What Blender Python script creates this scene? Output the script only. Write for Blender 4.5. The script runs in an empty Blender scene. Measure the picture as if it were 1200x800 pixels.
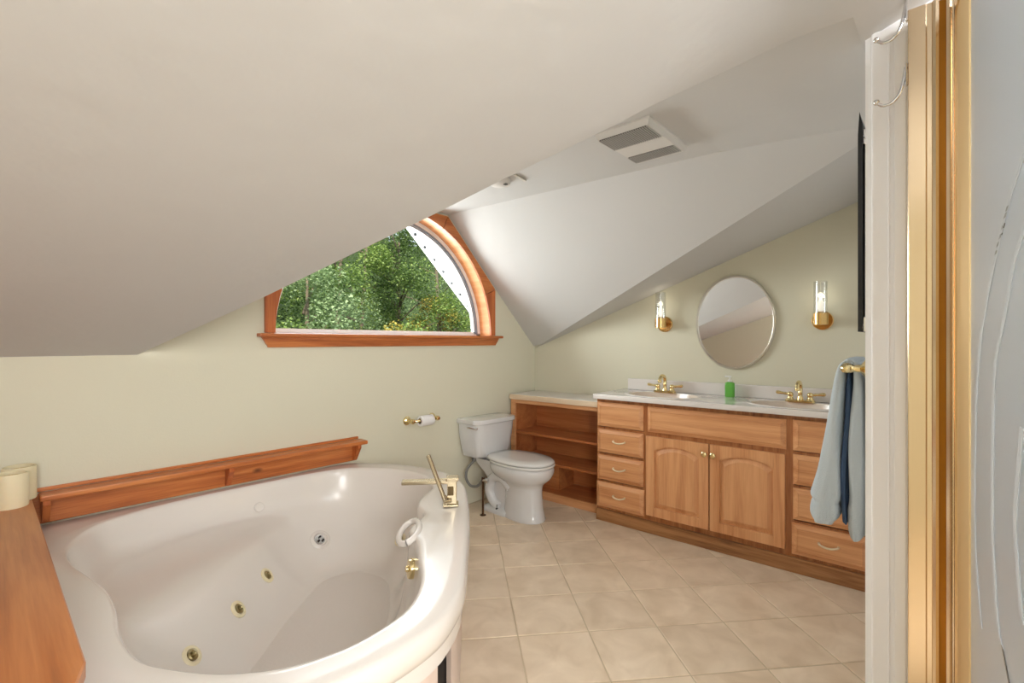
import bpy, bmesh, math, random
from mathutils import Vector, Matrix, noise
from math import sin, cos, pi, radians, sqrt, atan2
random.seed(7)
S = bpy.context.scene
C = S.collection
DW = 2.683          # the window wall stands at y = DW; d below is the distance from it into the room

# ------------------------------------------------------------------ camera
cd = bpy.data.cameras.new('camera'); cam = bpy.data.objects.new('camera', cd); C.objects.link(cam)
cd.sensor_width = 36; cd.lens = 16.8; cd.clip_start = 0.02; cd.clip_end = 200
cam.location = (0, 0, 1.24); cam.rotation_euler = (pi/2, 0, -atan2(.744, .668))
S.camera = cam
# ------------------------------------------------------------------ colour management
S.view_settings.view_transform = 'Standard'; S.view_settings.look = 'None'
S.view_settings.gamma = 1; S.view_settings.use_curve_mapping = False
S.view_settings.exposure = 0.17
# ------------------------------------------------------------------ sky
W = bpy.data.worlds.new('sky'); S.world = W; W.use_nodes = True
nt = W.node_tree; bg = nt.nodes['Background']
bg.inputs['Color'].default_value = (.78, .88, 1, 1); bg.inputs['Strength'].default_value = 1.3
# ------------------------------------------------------------------ sun, added fill lights and window daylight
sl = bpy.data.lights.new('sun', 'SUN'); sl.energy = 6.0; sl.angle = radians(1.5); sl.color = (1, .95, .85)
so = bpy.data.objects.new('sun', sl); C.objects.link(so); so.rotation_euler = (radians(38), 0, radians(-48))
def area(name, loc, target, sx, sy, power, col):
    l = bpy.data.lights.new(name, 'AREA'); l.shape = 'RECTANGLE'; l.size = sx; l.size_y = sy; l.energy = power; l.color = col
    o = bpy.data.objects.new(name, l); C.objects.link(o); o.location = loc
    o.rotation_euler = (Vector(target)-Vector(loc)).to_track_quat('-Z', 'Y').to_euler()
    return o
area('left_fill_light', (-.7, -1.2, 1.4), (2.9, 1.35, 1.0), 1.7, 1.3, 92, (1, .99, .982))  # added area light brightening the vanity side; no window is built there
area('ceiling_fill_light', (1.0, -.9, 2.42), (1.5, .9, 0), 1.6, 1.0, 80, (1, .99, .982))  # added fill from above; no ceiling fitting is built
area('window_daylight', (1.95, DW+.62, 1.66), (2.0, 0, 1.45), 1.5, .65, 46, (.97, .985, 1))

# ------------------------------------------------------------------ materials
def srgb(r, g, b):
    f = lambda c: (c/255/12.92 if c/255 <= .04045 else ((c/255+.055)/1.055)**2.4)
    return (f(r), f(g), f(b), 1)
def mat(name, col, rough=.5, metal=0, spec=.5, coat=0, trans=0, ior=1.45, emit=None, estr=0, bump=None, mott=None, sss=0):
    m = bpy.data.materials.new(name); m.use_nodes = True; t = m.node_tree; n = t.nodes; b = n['Principled BSDF']
    b.inputs['Base Color'].default_value = col; b.inputs['Roughness'].default_value = rough; b.inputs['Metallic'].default_value = metal
    b.inputs['Specular IOR Level'].default_value = spec; b.inputs['Coat Weight'].default_value = coat; b.inputs['Coat Roughness'].default_value = .08
    b.inputs['Transmission Weight'].default_value = trans; b.inputs['IOR'].default_value = ior
    if sss: b.inputs['Subsurface Weight'].default_value = sss; b.inputs['Subsurface Radius'].default_value = (.02, .015, .01)
    if emit: b.inputs['Emission Color'].default_value = emit; b.inputs['Emission Strength'].default_value = estr
    tc = n.new('ShaderNodeTexCoord')
    if mott:        # soft mottling: (scale, amount)
        nz = n.new('ShaderNodeTexNoise'); nz.inputs['Scale'].default_value = mott[0]; nz.inputs['Detail'].default_value = 4
        t.links.new(tc.outputs['Object'], nz.inputs['Vector'])
        mx = n.new('ShaderNodeMixRGB'); k = mott[1]
        mx.inputs[1].default_value = tuple(c*(1-k) for c in col[:3])+(1,); mx.inputs[2].default_value = tuple(min(1, c*(1+k)) for c in col[:3])+(1,)
        t.links.new(nz.outputs['Fac'], mx.inputs[0]); t.links.new(mx.outputs[0], b.inputs['Base Color'])
    if bump:        # (scale, strength, distance)
        nz = n.new('ShaderNodeTexNoise'); nz.inputs['Scale'].default_value = bump[0]; nz.inputs['Detail'].default_value = 3
        t.links.new(tc.outputs['Object'], nz.inputs['Vector'])
        bp = n.new('ShaderNodeBump'); bp.inputs['Strength'].default_value = bump[1]; bp.inputs['Distance'].default_value = bump[2]
        t.links.new(nz.outputs['Fac'], bp.inputs['Height']); t.links.new(bp.outputs[0], b.inputs['Normal'])
    return m
def wood(name, c1, c2, c3, axis, rough=.38, freq=14, coat=.2, knots=0):
    m = bpy.data.materials.new(name); m.use_nodes = True; t = m.node_tree; n = t.nodes; b = n['Principled BSDF']
    tc = n.new('ShaderNodeTexCoord'); mp = n.new('ShaderNodeMapping'); t.links.new(tc.outputs['Object'], mp.inputs['Vector'])
    oi = n.new('ShaderNodeObjectInfo'); ad = n.new('ShaderNodeVectorMath'); ad.operation = 'SCALE'
    ad.inputs[0].default_value = (3.7, 5.1, 2.3); t.links.new(oi.outputs['Random'], ad.inputs['Scale']); t.links.new(ad.outputs[0], mp.inputs['Location'])
    sc = [freq, freq, freq]; sc['xyz'.index(axis)] = freq*.07; mp.inputs['Scale'].default_value = sc
    nz = n.new('ShaderNodeTexNoise'); nz.inputs['Scale'].default_value = 1.0; nz.inputs['Detail'].default_value = 5; nz.inputs['Distortion'].default_value = 1.2
    t.links.new(mp.outputs[0], nz.inputs['Vector'])
    mp2 = n.new('ShaderNodeMapping'); t.links.new(tc.outputs['Object'], mp2.inputs['Vector']); sc2 = [freq*14]*3; sc2['xyz'.index(axis)] = freq*.5; mp2.inputs['Scale'].default_value = sc2
    nf = n.new('ShaderNodeTexNoise'); nf.inputs['Scale'].default_value = 1; nf.inputs['Detail'].default_value = 3; t.links.new(mp2.outputs[0], nf.inputs['Vector'])
    mt = n.new('ShaderNodeMath'); mt.operation = 'MULTIPLY_ADD'; mt.inputs[1].default_value = .35; t.links.new(nf.outputs['Fac'], mt.inputs[0])
    m2 = n.new('ShaderNodeMath'); m2.operation = 'MULTIPLY'; m2.inputs[1].default_value = .75; t.links.new(nz.outputs['Fac'], m2.inputs[0]); t.links.new(m2.outputs[0], mt.inputs[2])
    cr = n.new('ShaderNodeValToRGB'); e = cr.color_ramp.elements; e[0].position = .36; e[0].color = c1; e[1].position = .68; e[1].color = c3
    k = cr.color_ramp.elements.new(.52); k.color = c2
    t.links.new(mt.outputs[0], cr.inputs[0]); out = cr.outputs[0]
    if knots:
        vo = n.new('ShaderNodeTexVoronoi'); vo.inputs['Scale'].default_value = knots
        mp3 = n.new('ShaderNodeMapping'); s3 = [1, 1, 1]; s3['xyz'.index(axis)] = .5; s3['xyz'.index({'x': 'y', 'y': 'z', 'z': 'y'}[axis])] = 0; mp3.inputs['Scale'].default_value = s3
        t.links.new(tc.outputs['Object'], mp3.inputs['Vector']); t.links.new(mp3.outputs[0], vo.inputs['Vector'])
        kr = n.new('ShaderNodeValToRGB'); kr.color_ramp.elements[0].position = .03; kr.color_ramp.elements[0].color = (1, 1, 1, 1); kr.color_ramp.elements[1].position = .085; kr.color_ramp.elements[1].color = (0, 0, 0, 1)
        t.links.new(vo.outputs['Distance'], kr.inputs[0])
        mx = n.new('ShaderNodeMixRGB'); mx.inputs[2].default_value = (c1[0]*.25, c1[1]*.2, c1[2]*.2, 1)
        t.links.new(kr.outputs[0], mx.inputs[0]); t.links.new(out, mx.inputs[1]); out = mx.outputs[0]
    t.links.new(out, b.inputs['Base Color'])
    b.inputs['Roughness'].default_value = rough; b.inputs['Coat Weight'].default_value = coat; b.inputs['Coat Roughness'].default_value = .25
    bp = n.new('ShaderNodeBump'); bp.inputs['Strength'].default_value = .12; bp.inputs['Distance'].default_value = .002
    t.links.new(nf.outputs['Fac'], bp.inputs['Height']); t.links.new(bp.outputs[0], b.inputs['Normal'])
    return m
M = {}
M['wall'] = mat('sage_cream_wall_paint', srgb(217, 213, 192), .75, bump=(140, .12, .003), mott=(1.2, .015))
M['ceil'] = mat('white_ceiling_plaster', srgb(204, 203, 201), .85, bump=(9, .25, .012), mott=(1.6, .025))
M['white'] = mat('white_trim_paint', srgb(246, 246, 248), .4, mott=(3, .01))
M['vinyl'] = mat('white_window_vinyl', srgb(240, 242, 245), .35)
M['greyline'] = mat('grey_window_gasket', srgb(140, 146, 158), .5)
M['soffit'] = mat('white_soffit_vinyl', srgb(240, 240, 240), .6)
M['cedar_x'] = wood('cedar_along_wall', srgb(152, 80, 34), srgb(188, 106, 50), srgb(208, 130, 68), 'x', knots=5)
M['cedar_y'] = wood('cedar_across', srgb(150, 84, 38), srgb(182, 108, 54), srgb(200, 128, 72), 'y', freq=8, knots=4.2)
M['cedar_z'] = wood('cedar_upright', srgb(146, 70, 28), srgb(182, 94, 42), srgb(202, 118, 60), 'z')
M['jamb'] = wood('bent_pine_jamb', srgb(214, 140, 84), srgb(228, 158, 100), srgb(236, 174, 120), 'y', freq=9)
M['oak_x'] = wood('oak_grain_sideways', srgb(198, 132, 82), srgb(218, 156, 106), srgb(230, 172, 122), 'x', freq=14)
M['oak_z'] = wood('oak_grain_upright', srgb(198, 132, 82), srgb(218, 156, 106), srgb(230, 172, 122), 'z', freq=14)
M['oak_dark'] = wood('oak_face_frame', srgb(128, 72, 36), srgb(168, 104, 58), srgb(190, 128, 78), 'z', freq=20)
M['oak_kick'] = wood('oak_base_board', srgb(116, 72, 40), srgb(158, 108, 66), srgb(180, 130, 84), 'x', freq=22)
M['shelfwood'] = wood('birch_bookcase', srgb(160, 88, 44), srgb(190, 116, 66), srgb(208, 138, 84), 'x', freq=7)
M['laminate'] = mat('bone_laminate', srgb(226, 220, 212), .35, mott=(30, .02))
M['laminate_wood'] = wood('pale_wood_laminate_edge', srgb(214, 186, 154), srgb(226, 202, 172), srgb(234, 214, 188), 'x', freq=9)
M['marble'] = mat('cultured_marble', srgb(232, 226, 222), .16, coat=.5, mott=(5, .02))
M['basin'] = mat('cultured_marble_basin', srgb(228, 218, 204), .14, coat=.5)
M['tub'] = mat('bone_acrylic', srgb(226, 219, 212), .24, coat=.35, sss=0)
M['tubfloor'] = mat('bone_acrylic_textured', srgb(222, 214, 207), .35, coat=.1, bump=(90, .5, .003))
M['apron'] = mat('rose_beige_apron_laminate', srgb(216, 196, 184), .35, mott=(60, .03))
M['porcelain'] = mat('grey_white_porcelain', srgb(214, 214, 214), .1, coat=.7)
M['seat'] = mat('white_toilet_seat_plastic', srgb(222, 222, 220), .18, coat=.5)
M['brass'] = mat('polished_brass', srgb(232, 212, 160), .14, 1)
M['brass_frame'] = mat('polished_brass_enclosure', srgb(230, 208, 176), .2, 1)
M['brass_groove'] = mat('dark_brass_groove', srgb(150, 98, 34), .3, 1)
M['antique'] = mat('aged_brass_sconce', srgb(220, 184, 122), .25, 1)
M['nickel'] = mat('champagne_nickel', srgb(190, 176, 148), .26, 1)
M['pullmetal'] = mat('pale_brass_pull', srgb(240, 228, 200), .3, .7)
M['jetmetal'] = mat('aged_jet_metal', srgb(172, 158, 118), .3, 1)
M['brass_blur'] = mat('blurred_brass', srgb(226, 200, 152), .5, 1)  # colour of the brass frame as blurred by the frosted glass
M['bronze'] = mat('dark_bronze_inset', srgb(96, 80, 54), .4, .8)
M['chrome'] = mat('chrome', srgb(220, 220, 222), .12, 1)
M['silver'] = mat('brushed_silver_mirror_rim', srgb(214, 210, 200), .3, 1)
M['mirror'] = mat('mirror_silvering', (.9, .9, .9, 1), .01, 1)
M['black'] = mat('black_satin', srgb(24, 24, 26), .35)
M['dark'] = mat('dark_recess', srgb(30, 24, 20), .8)
M['grille'] = mat('white_plastic_grille', srgb(216, 213, 208), .5)
M['grilledark'] = mat('grille_shadow_gap', srgb(84, 82, 78), .7)
M['slat'] = mat('grey_plastic_slat', srgb(176, 173, 168), .5)
M['wax'] = mat('ivory_wax', srgb(232, 220, 186), .5, sss=.2)
M['shaded_wax'] = mat('shaded_hollow_wax', srgb(206, 184, 124), .6)  # darker yellow wax colour stands in for shade inside the candle hollow
M['wick'] = mat('led_candle_tip', srgb(240, 220, 160), .5)
M['paper'] = mat('toilet_paper', srgb(240, 238, 238), .9, bump=(60, .2, .003))
M['cardboard'] = mat('cardboard_core', srgb(90, 66, 44), .9)
M['soap'] = mat('green_liquid_soap', srgb(128, 210, 96), .12, trans=.45, ior=1.35)
M['clearplastic'] = mat('clear_plastic', (.9, .95, .92, 1), .05, trans=.9, ior=1.3)
M['whiteplastic'] = mat('white_plastic', srgb(236, 236, 232), .4)
M['towel'] = mat('blue_grey_terry', srgb(194, 204, 210), .95, bump=(420, .8, .004), mott=(9, .05))
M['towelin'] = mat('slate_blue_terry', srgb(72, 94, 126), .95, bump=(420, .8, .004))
M['hose'] = mat('braided_hose', srgb(130, 130, 128), .4, .6)
M['copper'] = mat('aged_copper_pipe', srgb(96, 70, 50), .45, .8)
M['frost'] = mat('frosted_shower_glass', srgb(222, 228, 232), .32, trans=.82, ior=1.45)
M['etch'] = mat('etched_line', srgb(214, 218, 222), .6, trans=.2)
M['etchdark'] = mat('clear_cut_dash', srgb(92, 90, 86), .3)
M['surround'] = mat('pale_grey_shower_surround', srgb(170, 174, 182), .3)
M['grout'] = mat('sand_grout', srgb(206, 188, 160), .9, bump=(80, .3, .003))
M['bulb'] = mat('frosted_bulb_glass', srgb(250, 246, 234), .25, emit=(1, .93, .8, 1), estr=.6)
M['bark'] = mat('tree_bark', srgb(128, 112, 92), .9, mott=(6, .3), bump=(25, .6, .03))
M['ground'] = mat('forest_floor', srgb(60, 62, 34), 1, mott=(1, .3))
def glassmat():
    m = bpy.data.materials.new('clear_pane_glass'); m.use_nodes = True; t = m.node_tree; n = t.nodes; n.remove(n['Principled BSDF'])
    g = n.new('ShaderNodeBsdfGlossy'); g.inputs['Roughness'].default_value = .02; tr = n.new('ShaderNodeBsdfTransparent'); tr.inputs[0].default_value = (.96, .98, .97, 1)
    fr = n.new('ShaderNodeFresnel'); fr.inputs[0].default_value = 1.12; mx = n.new('ShaderNodeMixShader')
    t.links.new(fr.outputs[0], mx.inputs[0]); t.links.new(tr.outputs[0], mx.inputs[1]); t.links.new(g.outputs[0], mx.inputs[2]); t.links.new(mx.outputs[0], n['Material Output'].inputs[0])
    return m
M['glass'] = glassmat()
def shademat():
    m = bpy.data.materials.new('thin_tube_glass'); m.use_nodes = True; t = m.node_tree; n = t.nodes; n.remove(n['Principled BSDF'])
    g = n.new('ShaderNodeBsdfGlossy'); g.inputs['Roughness'].default_value = .08; tr = n.new('ShaderNodeBsdfTransparent'); tr.inputs[0].default_value = (.95, .955, .95, 1)
    mx = n.new('ShaderNodeMixShader'); mx.inputs[0].default_value = .09; t.links.new(tr.outputs[0], mx.inputs[1]); t.links.new(g.outputs[0], mx.inputs[2]); t.links.new(mx.outputs[0], n['Material Output'].inputs[0])
    return m
M['shade'] = shademat()
def tilemat():
    m = bpy.data.materials.new('beige_ceramic_tile'); m.use_nodes = True; t = m.node_tree; n = t.nodes; b = n['Principled BSDF']
    tc = n.new('ShaderNodeTexCoord'); oi = n.new('ShaderNodeObjectInfo'); ad = n.new('ShaderNodeVectorMath'); ad.operation = 'ADD'
    sc = n.new('ShaderNodeVectorMath'); sc.operation = 'SCALE'; sc.inputs[0].default_value = (9, 17, 5); t.links.new(oi.outputs['Random'], sc.inputs['Scale'])
    t.links.new(tc.outputs['Object'], ad.inputs[0]); t.links.new(sc.outputs[0], ad.inputs[1])
    nz = n.new('ShaderNodeTexNoise'); nz.inputs['Scale'].default_value = 7; nz.inputs['Detail'].default_value = 4; nz.inputs['Distortion'].default_value = .6
    t.links.new(ad.outputs[0], nz.inputs['Vector'])
    cr = n.new('ShaderNodeValToRGB'); e = cr.color_ramp.elements; e[0].position = .3; e[0].color = srgb(216, 195, 168); e[1].position = .72; e[1].color = srgb(240, 222, 198)
    t.links.new(nz.outputs['Fac'], cr.inputs[0])
    hv = n.new('ShaderNodeHueSaturation'); mr = n.new('ShaderNodeMapRange'); mr.inputs[3].default_value = .95; mr.inputs[4].default_value = 1.05
    t.links.new(oi.outputs['Random'], mr.inputs[0]); t.links.new(mr.outputs[0], hv.inputs['Value']); t.links.new(cr.outputs[0], hv.inputs['Color'])
    t.links.new(hv.outputs[0], b.inputs['Base Color']); b.inputs['Roughness'].default_value = .33; b.inputs['Specular IOR Level'].default_value = .4
    bp = n.new('ShaderNodeBump'); bp.inputs['Strength'].default_value = .15; bp.inputs['Distance'].default_value = .004
    t.links.new(nz.outputs['Fac'], bp.inputs['Height']); t.links.new(bp.outputs[0], b.inputs['Normal'])
    return m
M['tile'] = tilemat()
def leafmat(name, c1, c2):
    m = bpy.data.materials.new(name); m.use_nodes = True; t = m.node_tree; n = t.nodes; b = n['Principled BSDF']
    g = n.new('ShaderNodeNewGeometry'); mx = n.new('ShaderNodeMixRGB'); mx.inputs[1].default_value = c1; mx.inputs[2].default_value = c2
    t.links.new(g.outputs['Random Per Island'], mx.inputs[0]); t.links.new(mx.outputs[0], b.inputs['Base Color'])
    b.inputs['Roughness'].default_value = .5; b.inputs['Subsurface Weight'].default_value = 0
    tr = n.new('ShaderNodeBsdfTranslucent'); t.links.new(mx.outputs[0], tr.inputs[0]); ms = n.new('ShaderNodeMixShader'); ms.inputs[0].default_value = .35
    t.links.new(b.outputs[0], ms.inputs[1]); t.links.new(tr.outputs[0], ms.inputs[2]); t.links.new(ms.outputs[0], n['Material Output'].inputs[0])
    return m
LEAF = [leafmat('deep_green_leaves', srgb(58, 82, 38), srgb(120, 144, 72)), leafmat('silver_green_leaves', srgb(104, 130, 80), srgb(188, 206, 152)),
        leafmat('fresh_green_leaves', srgb(88, 118, 48), srgb(166, 184, 96)), leafmat('yellowing_leaves', srgb(170, 160, 70), srgb(222, 196, 96))]

# ------------------------------------------------------------------ helpers
def obj(name, bm, m=None, parent=None, smooth=False, angle=None):
    me = bpy.data.meshes.new(name); bmesh.ops.recalc_face_normals(bm, faces=bm.faces[:]); bm.to_mesh(me); bm.free()
    for mm in (m if isinstance(m, (list, tuple)) else [m]): me.materials.append(mm)
    if smooth:
        for p in me.polygons: p.use_smooth = True
        if angle: me.set_sharp_from_angle(angle=radians(angle))
    o = bpy.data.objects.new(name, me); C.objects.link(o)
    if parent: o.parent = parent
    return o
def thing(name, label, cat, loc=(0, 0, 0), rz=0, group=None):
    o = bpy.data.objects.new(name, None); C.objects.link(o); o.empty_display_size = .1
    o.location = loc; o.rotation_euler = (0, 0, rz); o['label'] = label; o['category'] = cat
    if group: o['group'] = group
    return o
def tag(o, label, cat, group=None):
    o['label'] = label; o['category'] = cat
    if group: o['group'] = group
    return o
def struct(o): o['kind'] = 'structure'; return o
def dup(root, loc=None, rz=None, label=None):
    r = root.copy(); C.objects.link(r)
    if loc is not None: r.location = loc
    if rz is not None: r.rotation_euler = (0, 0, rz)
    if label: r['label'] = label
    for ch in list(root.children):
        c = ch.copy(); C.objects.link(c); c.parent = r
        for g in ch.children:
            d = g.copy(); C.objects.link(d); d.parent = c
    return r
def B(): return bmesh.new()
def box(bm, x0, x1, y0, y1, z0, z1, bev=0, seg=2):
    t = bmesh.new(); bmesh.ops.create_cube(t, size=1)
    for v in t.verts: v.co = Vector((x0+(v.co.x+.5)*(x1-x0), y0+(v.co.y+.5)*(y1-y0), z0+(v.co.z+.5)*(z1-z0)))
    if bev: bmesh.ops.bevel(t, geom=t.edges[:], offset=bev, segments=seg, affect='EDGES', profile=.5)
    merge(bm, t); return bm
def merge(bm, t, mtx=None):
    if mtx is not None: bmesh.ops.transform(t, matrix=mtx, verts=t.verts[:])
    me = bpy.data.meshes.new('tmp'); t.to_mesh(me); t.free(); bm.from_mesh(me); bpy.data.meshes.remove(me)
def loft(bm, rings, closed=True, cap0=True, cap1=True):
    R = [[bm.verts.new(p) for p in r] for r in rings]
    for a, b in zip(R, R[1:]):
        n = len(a)
        for i in range(n if closed else n-1):
            j = (i+1) % n
            try: bm.faces.new((a[i], a[j], b[j], b[i]))
            except ValueError: pass
    if cap0: bm.faces.new(R[0][::-1])
    if cap1: bm.faces.new(R[-1])
    return R
def frame_at(d):
    d = Vector(d).normalized(); a = Vector((0, 0, 1)) if abs(d.z) < .9 else Vector((1, 0, 0))
    x = d.cross(a).normalized(); return x, d.cross(x).normalized()
def tube(bm, pts, r, n=12, cap=True):
    pts = [Vector(p) for p in pts]; rings = []; X = None
    for i, p in enumerate(pts):
        d = (pts[min(i+1, len(pts)-1)]-pts[max(i-1, 0)]).normalized()
        if X is None: X, Y = frame_at(d)
        else: X = (X-d*X.dot(d)).normalized(); Y = d.cross(X)
        rr = r[i] if isinstance(r, (list, tuple)) else r
        rings.append([p+(X*cos(2*pi*k/n)+Y*sin(2*pi*k/n))*rr for k in range(n)])
    loft(bm, rings, True, cap, cap)
def smoothpts(P, k=6, closed=False):
    P = [Vector(p) for p in P]; out = []; n = len(P)
    for i in range(n if closed else n-1):
        g = lambda j: P[j % n] if closed else P[max(0, min(n-1, j))]
        p0, p1, p2, p3 = g(i-1), g(i), g(i+1), g(i+2)
        for s in range(k):
            t = s/k; out.append(.5*((2*p1)+(p2-p0)*t+(2*p0-5*p1+4*p2-p3)*t*t+(3*p1-p0-3*p2+p3)*t**3))
    if not closed: out.append(P[-1])
    return out
def lathe(bm, prof, origin=(0, 0, 0), axis=(0, 0, 1), n=24, cap=True):
    """prof: list of (radius, distance along axis)"""
    o = Vector(origin); A = Vector(axis).normalized(); X, Y = frame_at(A)
    rings = [[o+A*h+(X*cos(2*pi*k/n)+Y*sin(2*pi*k/n))*max(r, 1e-4) for k in range(n)] for r, h in prof]
    loft(bm, rings, True, cap, cap)
def prism(bm, poly, axis, a, b):
    """poly in the two other axes (order xyz minus axis), extruded a..b"""
    def P(u, v, w): return {'x': (w, u, v), 'y': (u, w, v), 'z': (u, v, w)}[axis]
    loft(bm, [[P(u, v, a) for u, v in poly], [P(u, v, b) for u, v in poly]])
def rrect(cx, cy, hx, hy, r, n=5):
    out = []
    for (sx, sy, a0) in ((1, 1, 0), (-1, 1, 90), (-1, -1, 180), (1, -1, 270)):
        for k in range(n+1):
            a = radians(a0+90*k/n); out.append((cx+sx*(hx-r)+r*cos(a), cy+sy*(hy-r)+r*sin(a)))
    return out

# ================================================================== SETTING
VA = atan2(-.9995, .032)                      # the vanity wall's direction; local x runs along it from the corner, local -y into the room
VO = Vector((3.294, DW, 0))
VM = Matrix.Translation(VO) @ Matrix.Rotation(VA, 4, 'Z')
def vloc(a, b, z=0): return VM @ Vector((a, -b, z))
# floor
bm = B(); box(bm, -1.0, 3.7, -2.4, DW+.15, -.15, -.003)
floor = struct(obj('floor', bm, M['grout']))
TS = .3055; th = .110; ox, oy = .192, 5.6
def cam2w(X, Z): return (.668*X+.744*Z, -.744*X+.668*Z)
gang = th - atan2(.744, .668)
def tile_world(i, j):
    X = (cos(th)*i-sin(th)*j+ox)*TS; Z = (sin(th)*i+cos(th)*j+oy)*TS
    return cam2w(X, Z)
tbm = B(); h = TS/2-.003
loft(tbm, [[(x*k, y*k, z) for x, y in ((-h, -h), (h, -h), (h, h), (-h, h))] for k, z in ((1, -.006), (1, -.0015), (.985, 0))], cap0=False)
tmesh = None
def clip(poly, nx, ny, c):   # keep nx*x+ny*y <= c
    out = []
    for k in range(len(poly)):
        p, q = poly[k], poly[(k+1) % len(poly)]; a = nx*p[0]+ny*p[1]-c; b = nx*q[0]+ny*q[1]-c
        if a <= 0: out.append(p)
        if a*b < 0: t = a/(a-b); out.append((p[0]+(q[0]-p[0])*t, p[1]+(q[1]-p[1])*t))
    return out
halves = [(0, 1, DW-.006), (.9995, .032, .9995*3.294+.032*DW-.006), (-1, 0, -.35), (0, -1, 1.1)]
for i in range(-8, 12):
    for j in range(-12, 10):
        cx, cy = tile_world(i+.5, j+.5)
        if cx < .3 or cx > 3.5 or cy < -1.3 or cy > DW+.2: continue
        if cx < 1.25 and cy > DW-1.25: continue                    # under the bath
        cs, sn = cos(gang), sin(gang)
        cor = [(cx+cs*u-sn*v, cy+sn*u+cs*v) for u, v in ((-h, -h), (h, -h), (h, h), (-h, h))]
        out = any(nx*x+ny*y > c for x, y in cor for nx, ny, c in halves)
        if not out:
            if tmesh is None:
                o = obj('tile', tbm, M['tile'], floor); tmesh = o.data
            else:
                o = bpy.data.objects.new('tile', tmesh); C.objects.link(o); o.parent = floor
            o.location = (cx, cy, random.uniform(-.0004, .0004)); o.rotation_euler = (0, 0, gang)
        else:
            poly = cor
            for hh in halves:
                poly = clip(poly, *hh)
                if len(poly) < 3: break
            if len(poly) < 3: continue
            ax = sum(p[0] for p in poly)/len(poly); ay = sum(p[1] for p in poly)/len(poly)
            b2 = B(); loft(b2, [[((x-ax)*k, (y-ay)*k, z) for x, y in poly] for k, z in ((1, -.006), (1, -.0015), (.985, 0))], cap0=False)
            o = obj('tile', b2, M['tile'], floor); o.location = (ax, ay, 0)

# window wall with its half round opening
WS, WR, WZ, KZ = 1.892, .829, 1.285, 1.016
def wall_window():
    bm = B(); Y0, Y1 = DW, DW+.15; L, R, T = -1.0, 3.6, 3.0
    N = 48; arc = [(WS+(WR+.012)*cos(pi*k/N), WZ+KZ*(WR+.012)*sin(pi*k/N)) for k in range(N+1)]
    def quad(poly): prism(bm, poly, 'y', Y0, Y1)
    quad([(L, 0), (R, 0), (R, WZ-.03), (L, WZ-.03)])
    quad([(L, WZ-.03), (arc[-1][0], WZ-.03), (arc[-1][0], T), (L, T)])
    quad([(arc[0][0], WZ-.03), (R, WZ-.03), (R, T), (arc[0][0], T)])
    for k in range(N):
        a, b = arc[k], arc[k+1]; quad([b, a, (a[0], T), (b[0], T)])
    return struct(obj('wall_window', bm, M['wall']))
wall_window()
# vanity wall, far left wall, rear wall
bm = B(); box(bm, -.2, 5.2, 0, .12, 0, 3.0); o = struct(obj('wall_vanity', bm, M['wall'])); o.matrix_world = VM
bm = B(); box(bm, -1.0, -.85, -2.4, DW, 0, 3.0); struct(obj('wall_left', bm, M['wall']))
bm = B(); box(bm, -.85, 3.6, -2.4, -2.25, 0, 3.0); struct(obj('wall_rear', bm, M['wall']))
# the stub wall beside the shower, cut to the slope above it
zA = lambda d: 1.18+.37*d
def stub():
    bm = B(); rings = []
    for x in (1.731, 3.365):
        rings.append([(x, .165, 0), (x, -.03, 0), (x, -.03, zA(DW+.03)+.05), (x, .165, zA(DW-.165)+.05)])
    loft(bm, rings); return struct(obj('wall_shower', bm, M['white']))
stub()
bm = B(); box(bm, 1.722, 1.733, .035, .150, 0, 2.13, .004); struct(obj('trim_1', bm, M['white']))
bm = B(); box(bm, 1.718, 1.7225, .072, .098, 0, 2.1, .002); box(bm, 1.718, 1.7225, .108, .112, 0, 2.1, .001); struct(obj('trim_2', bm, M['white']))
# shower surround behind the glass
bm = B(); box(bm, 1.0, 3.40, -1.30, -1.22, 0, 2.5); box(bm, 3.32, 3.42, -1.22, -.03, 0, 2.5); box(bm, 1.0, 1.08, -1.22, -.55, 0, 2.5)
struct(obj('wall_shower_surround', bm, M['surround']))

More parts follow.
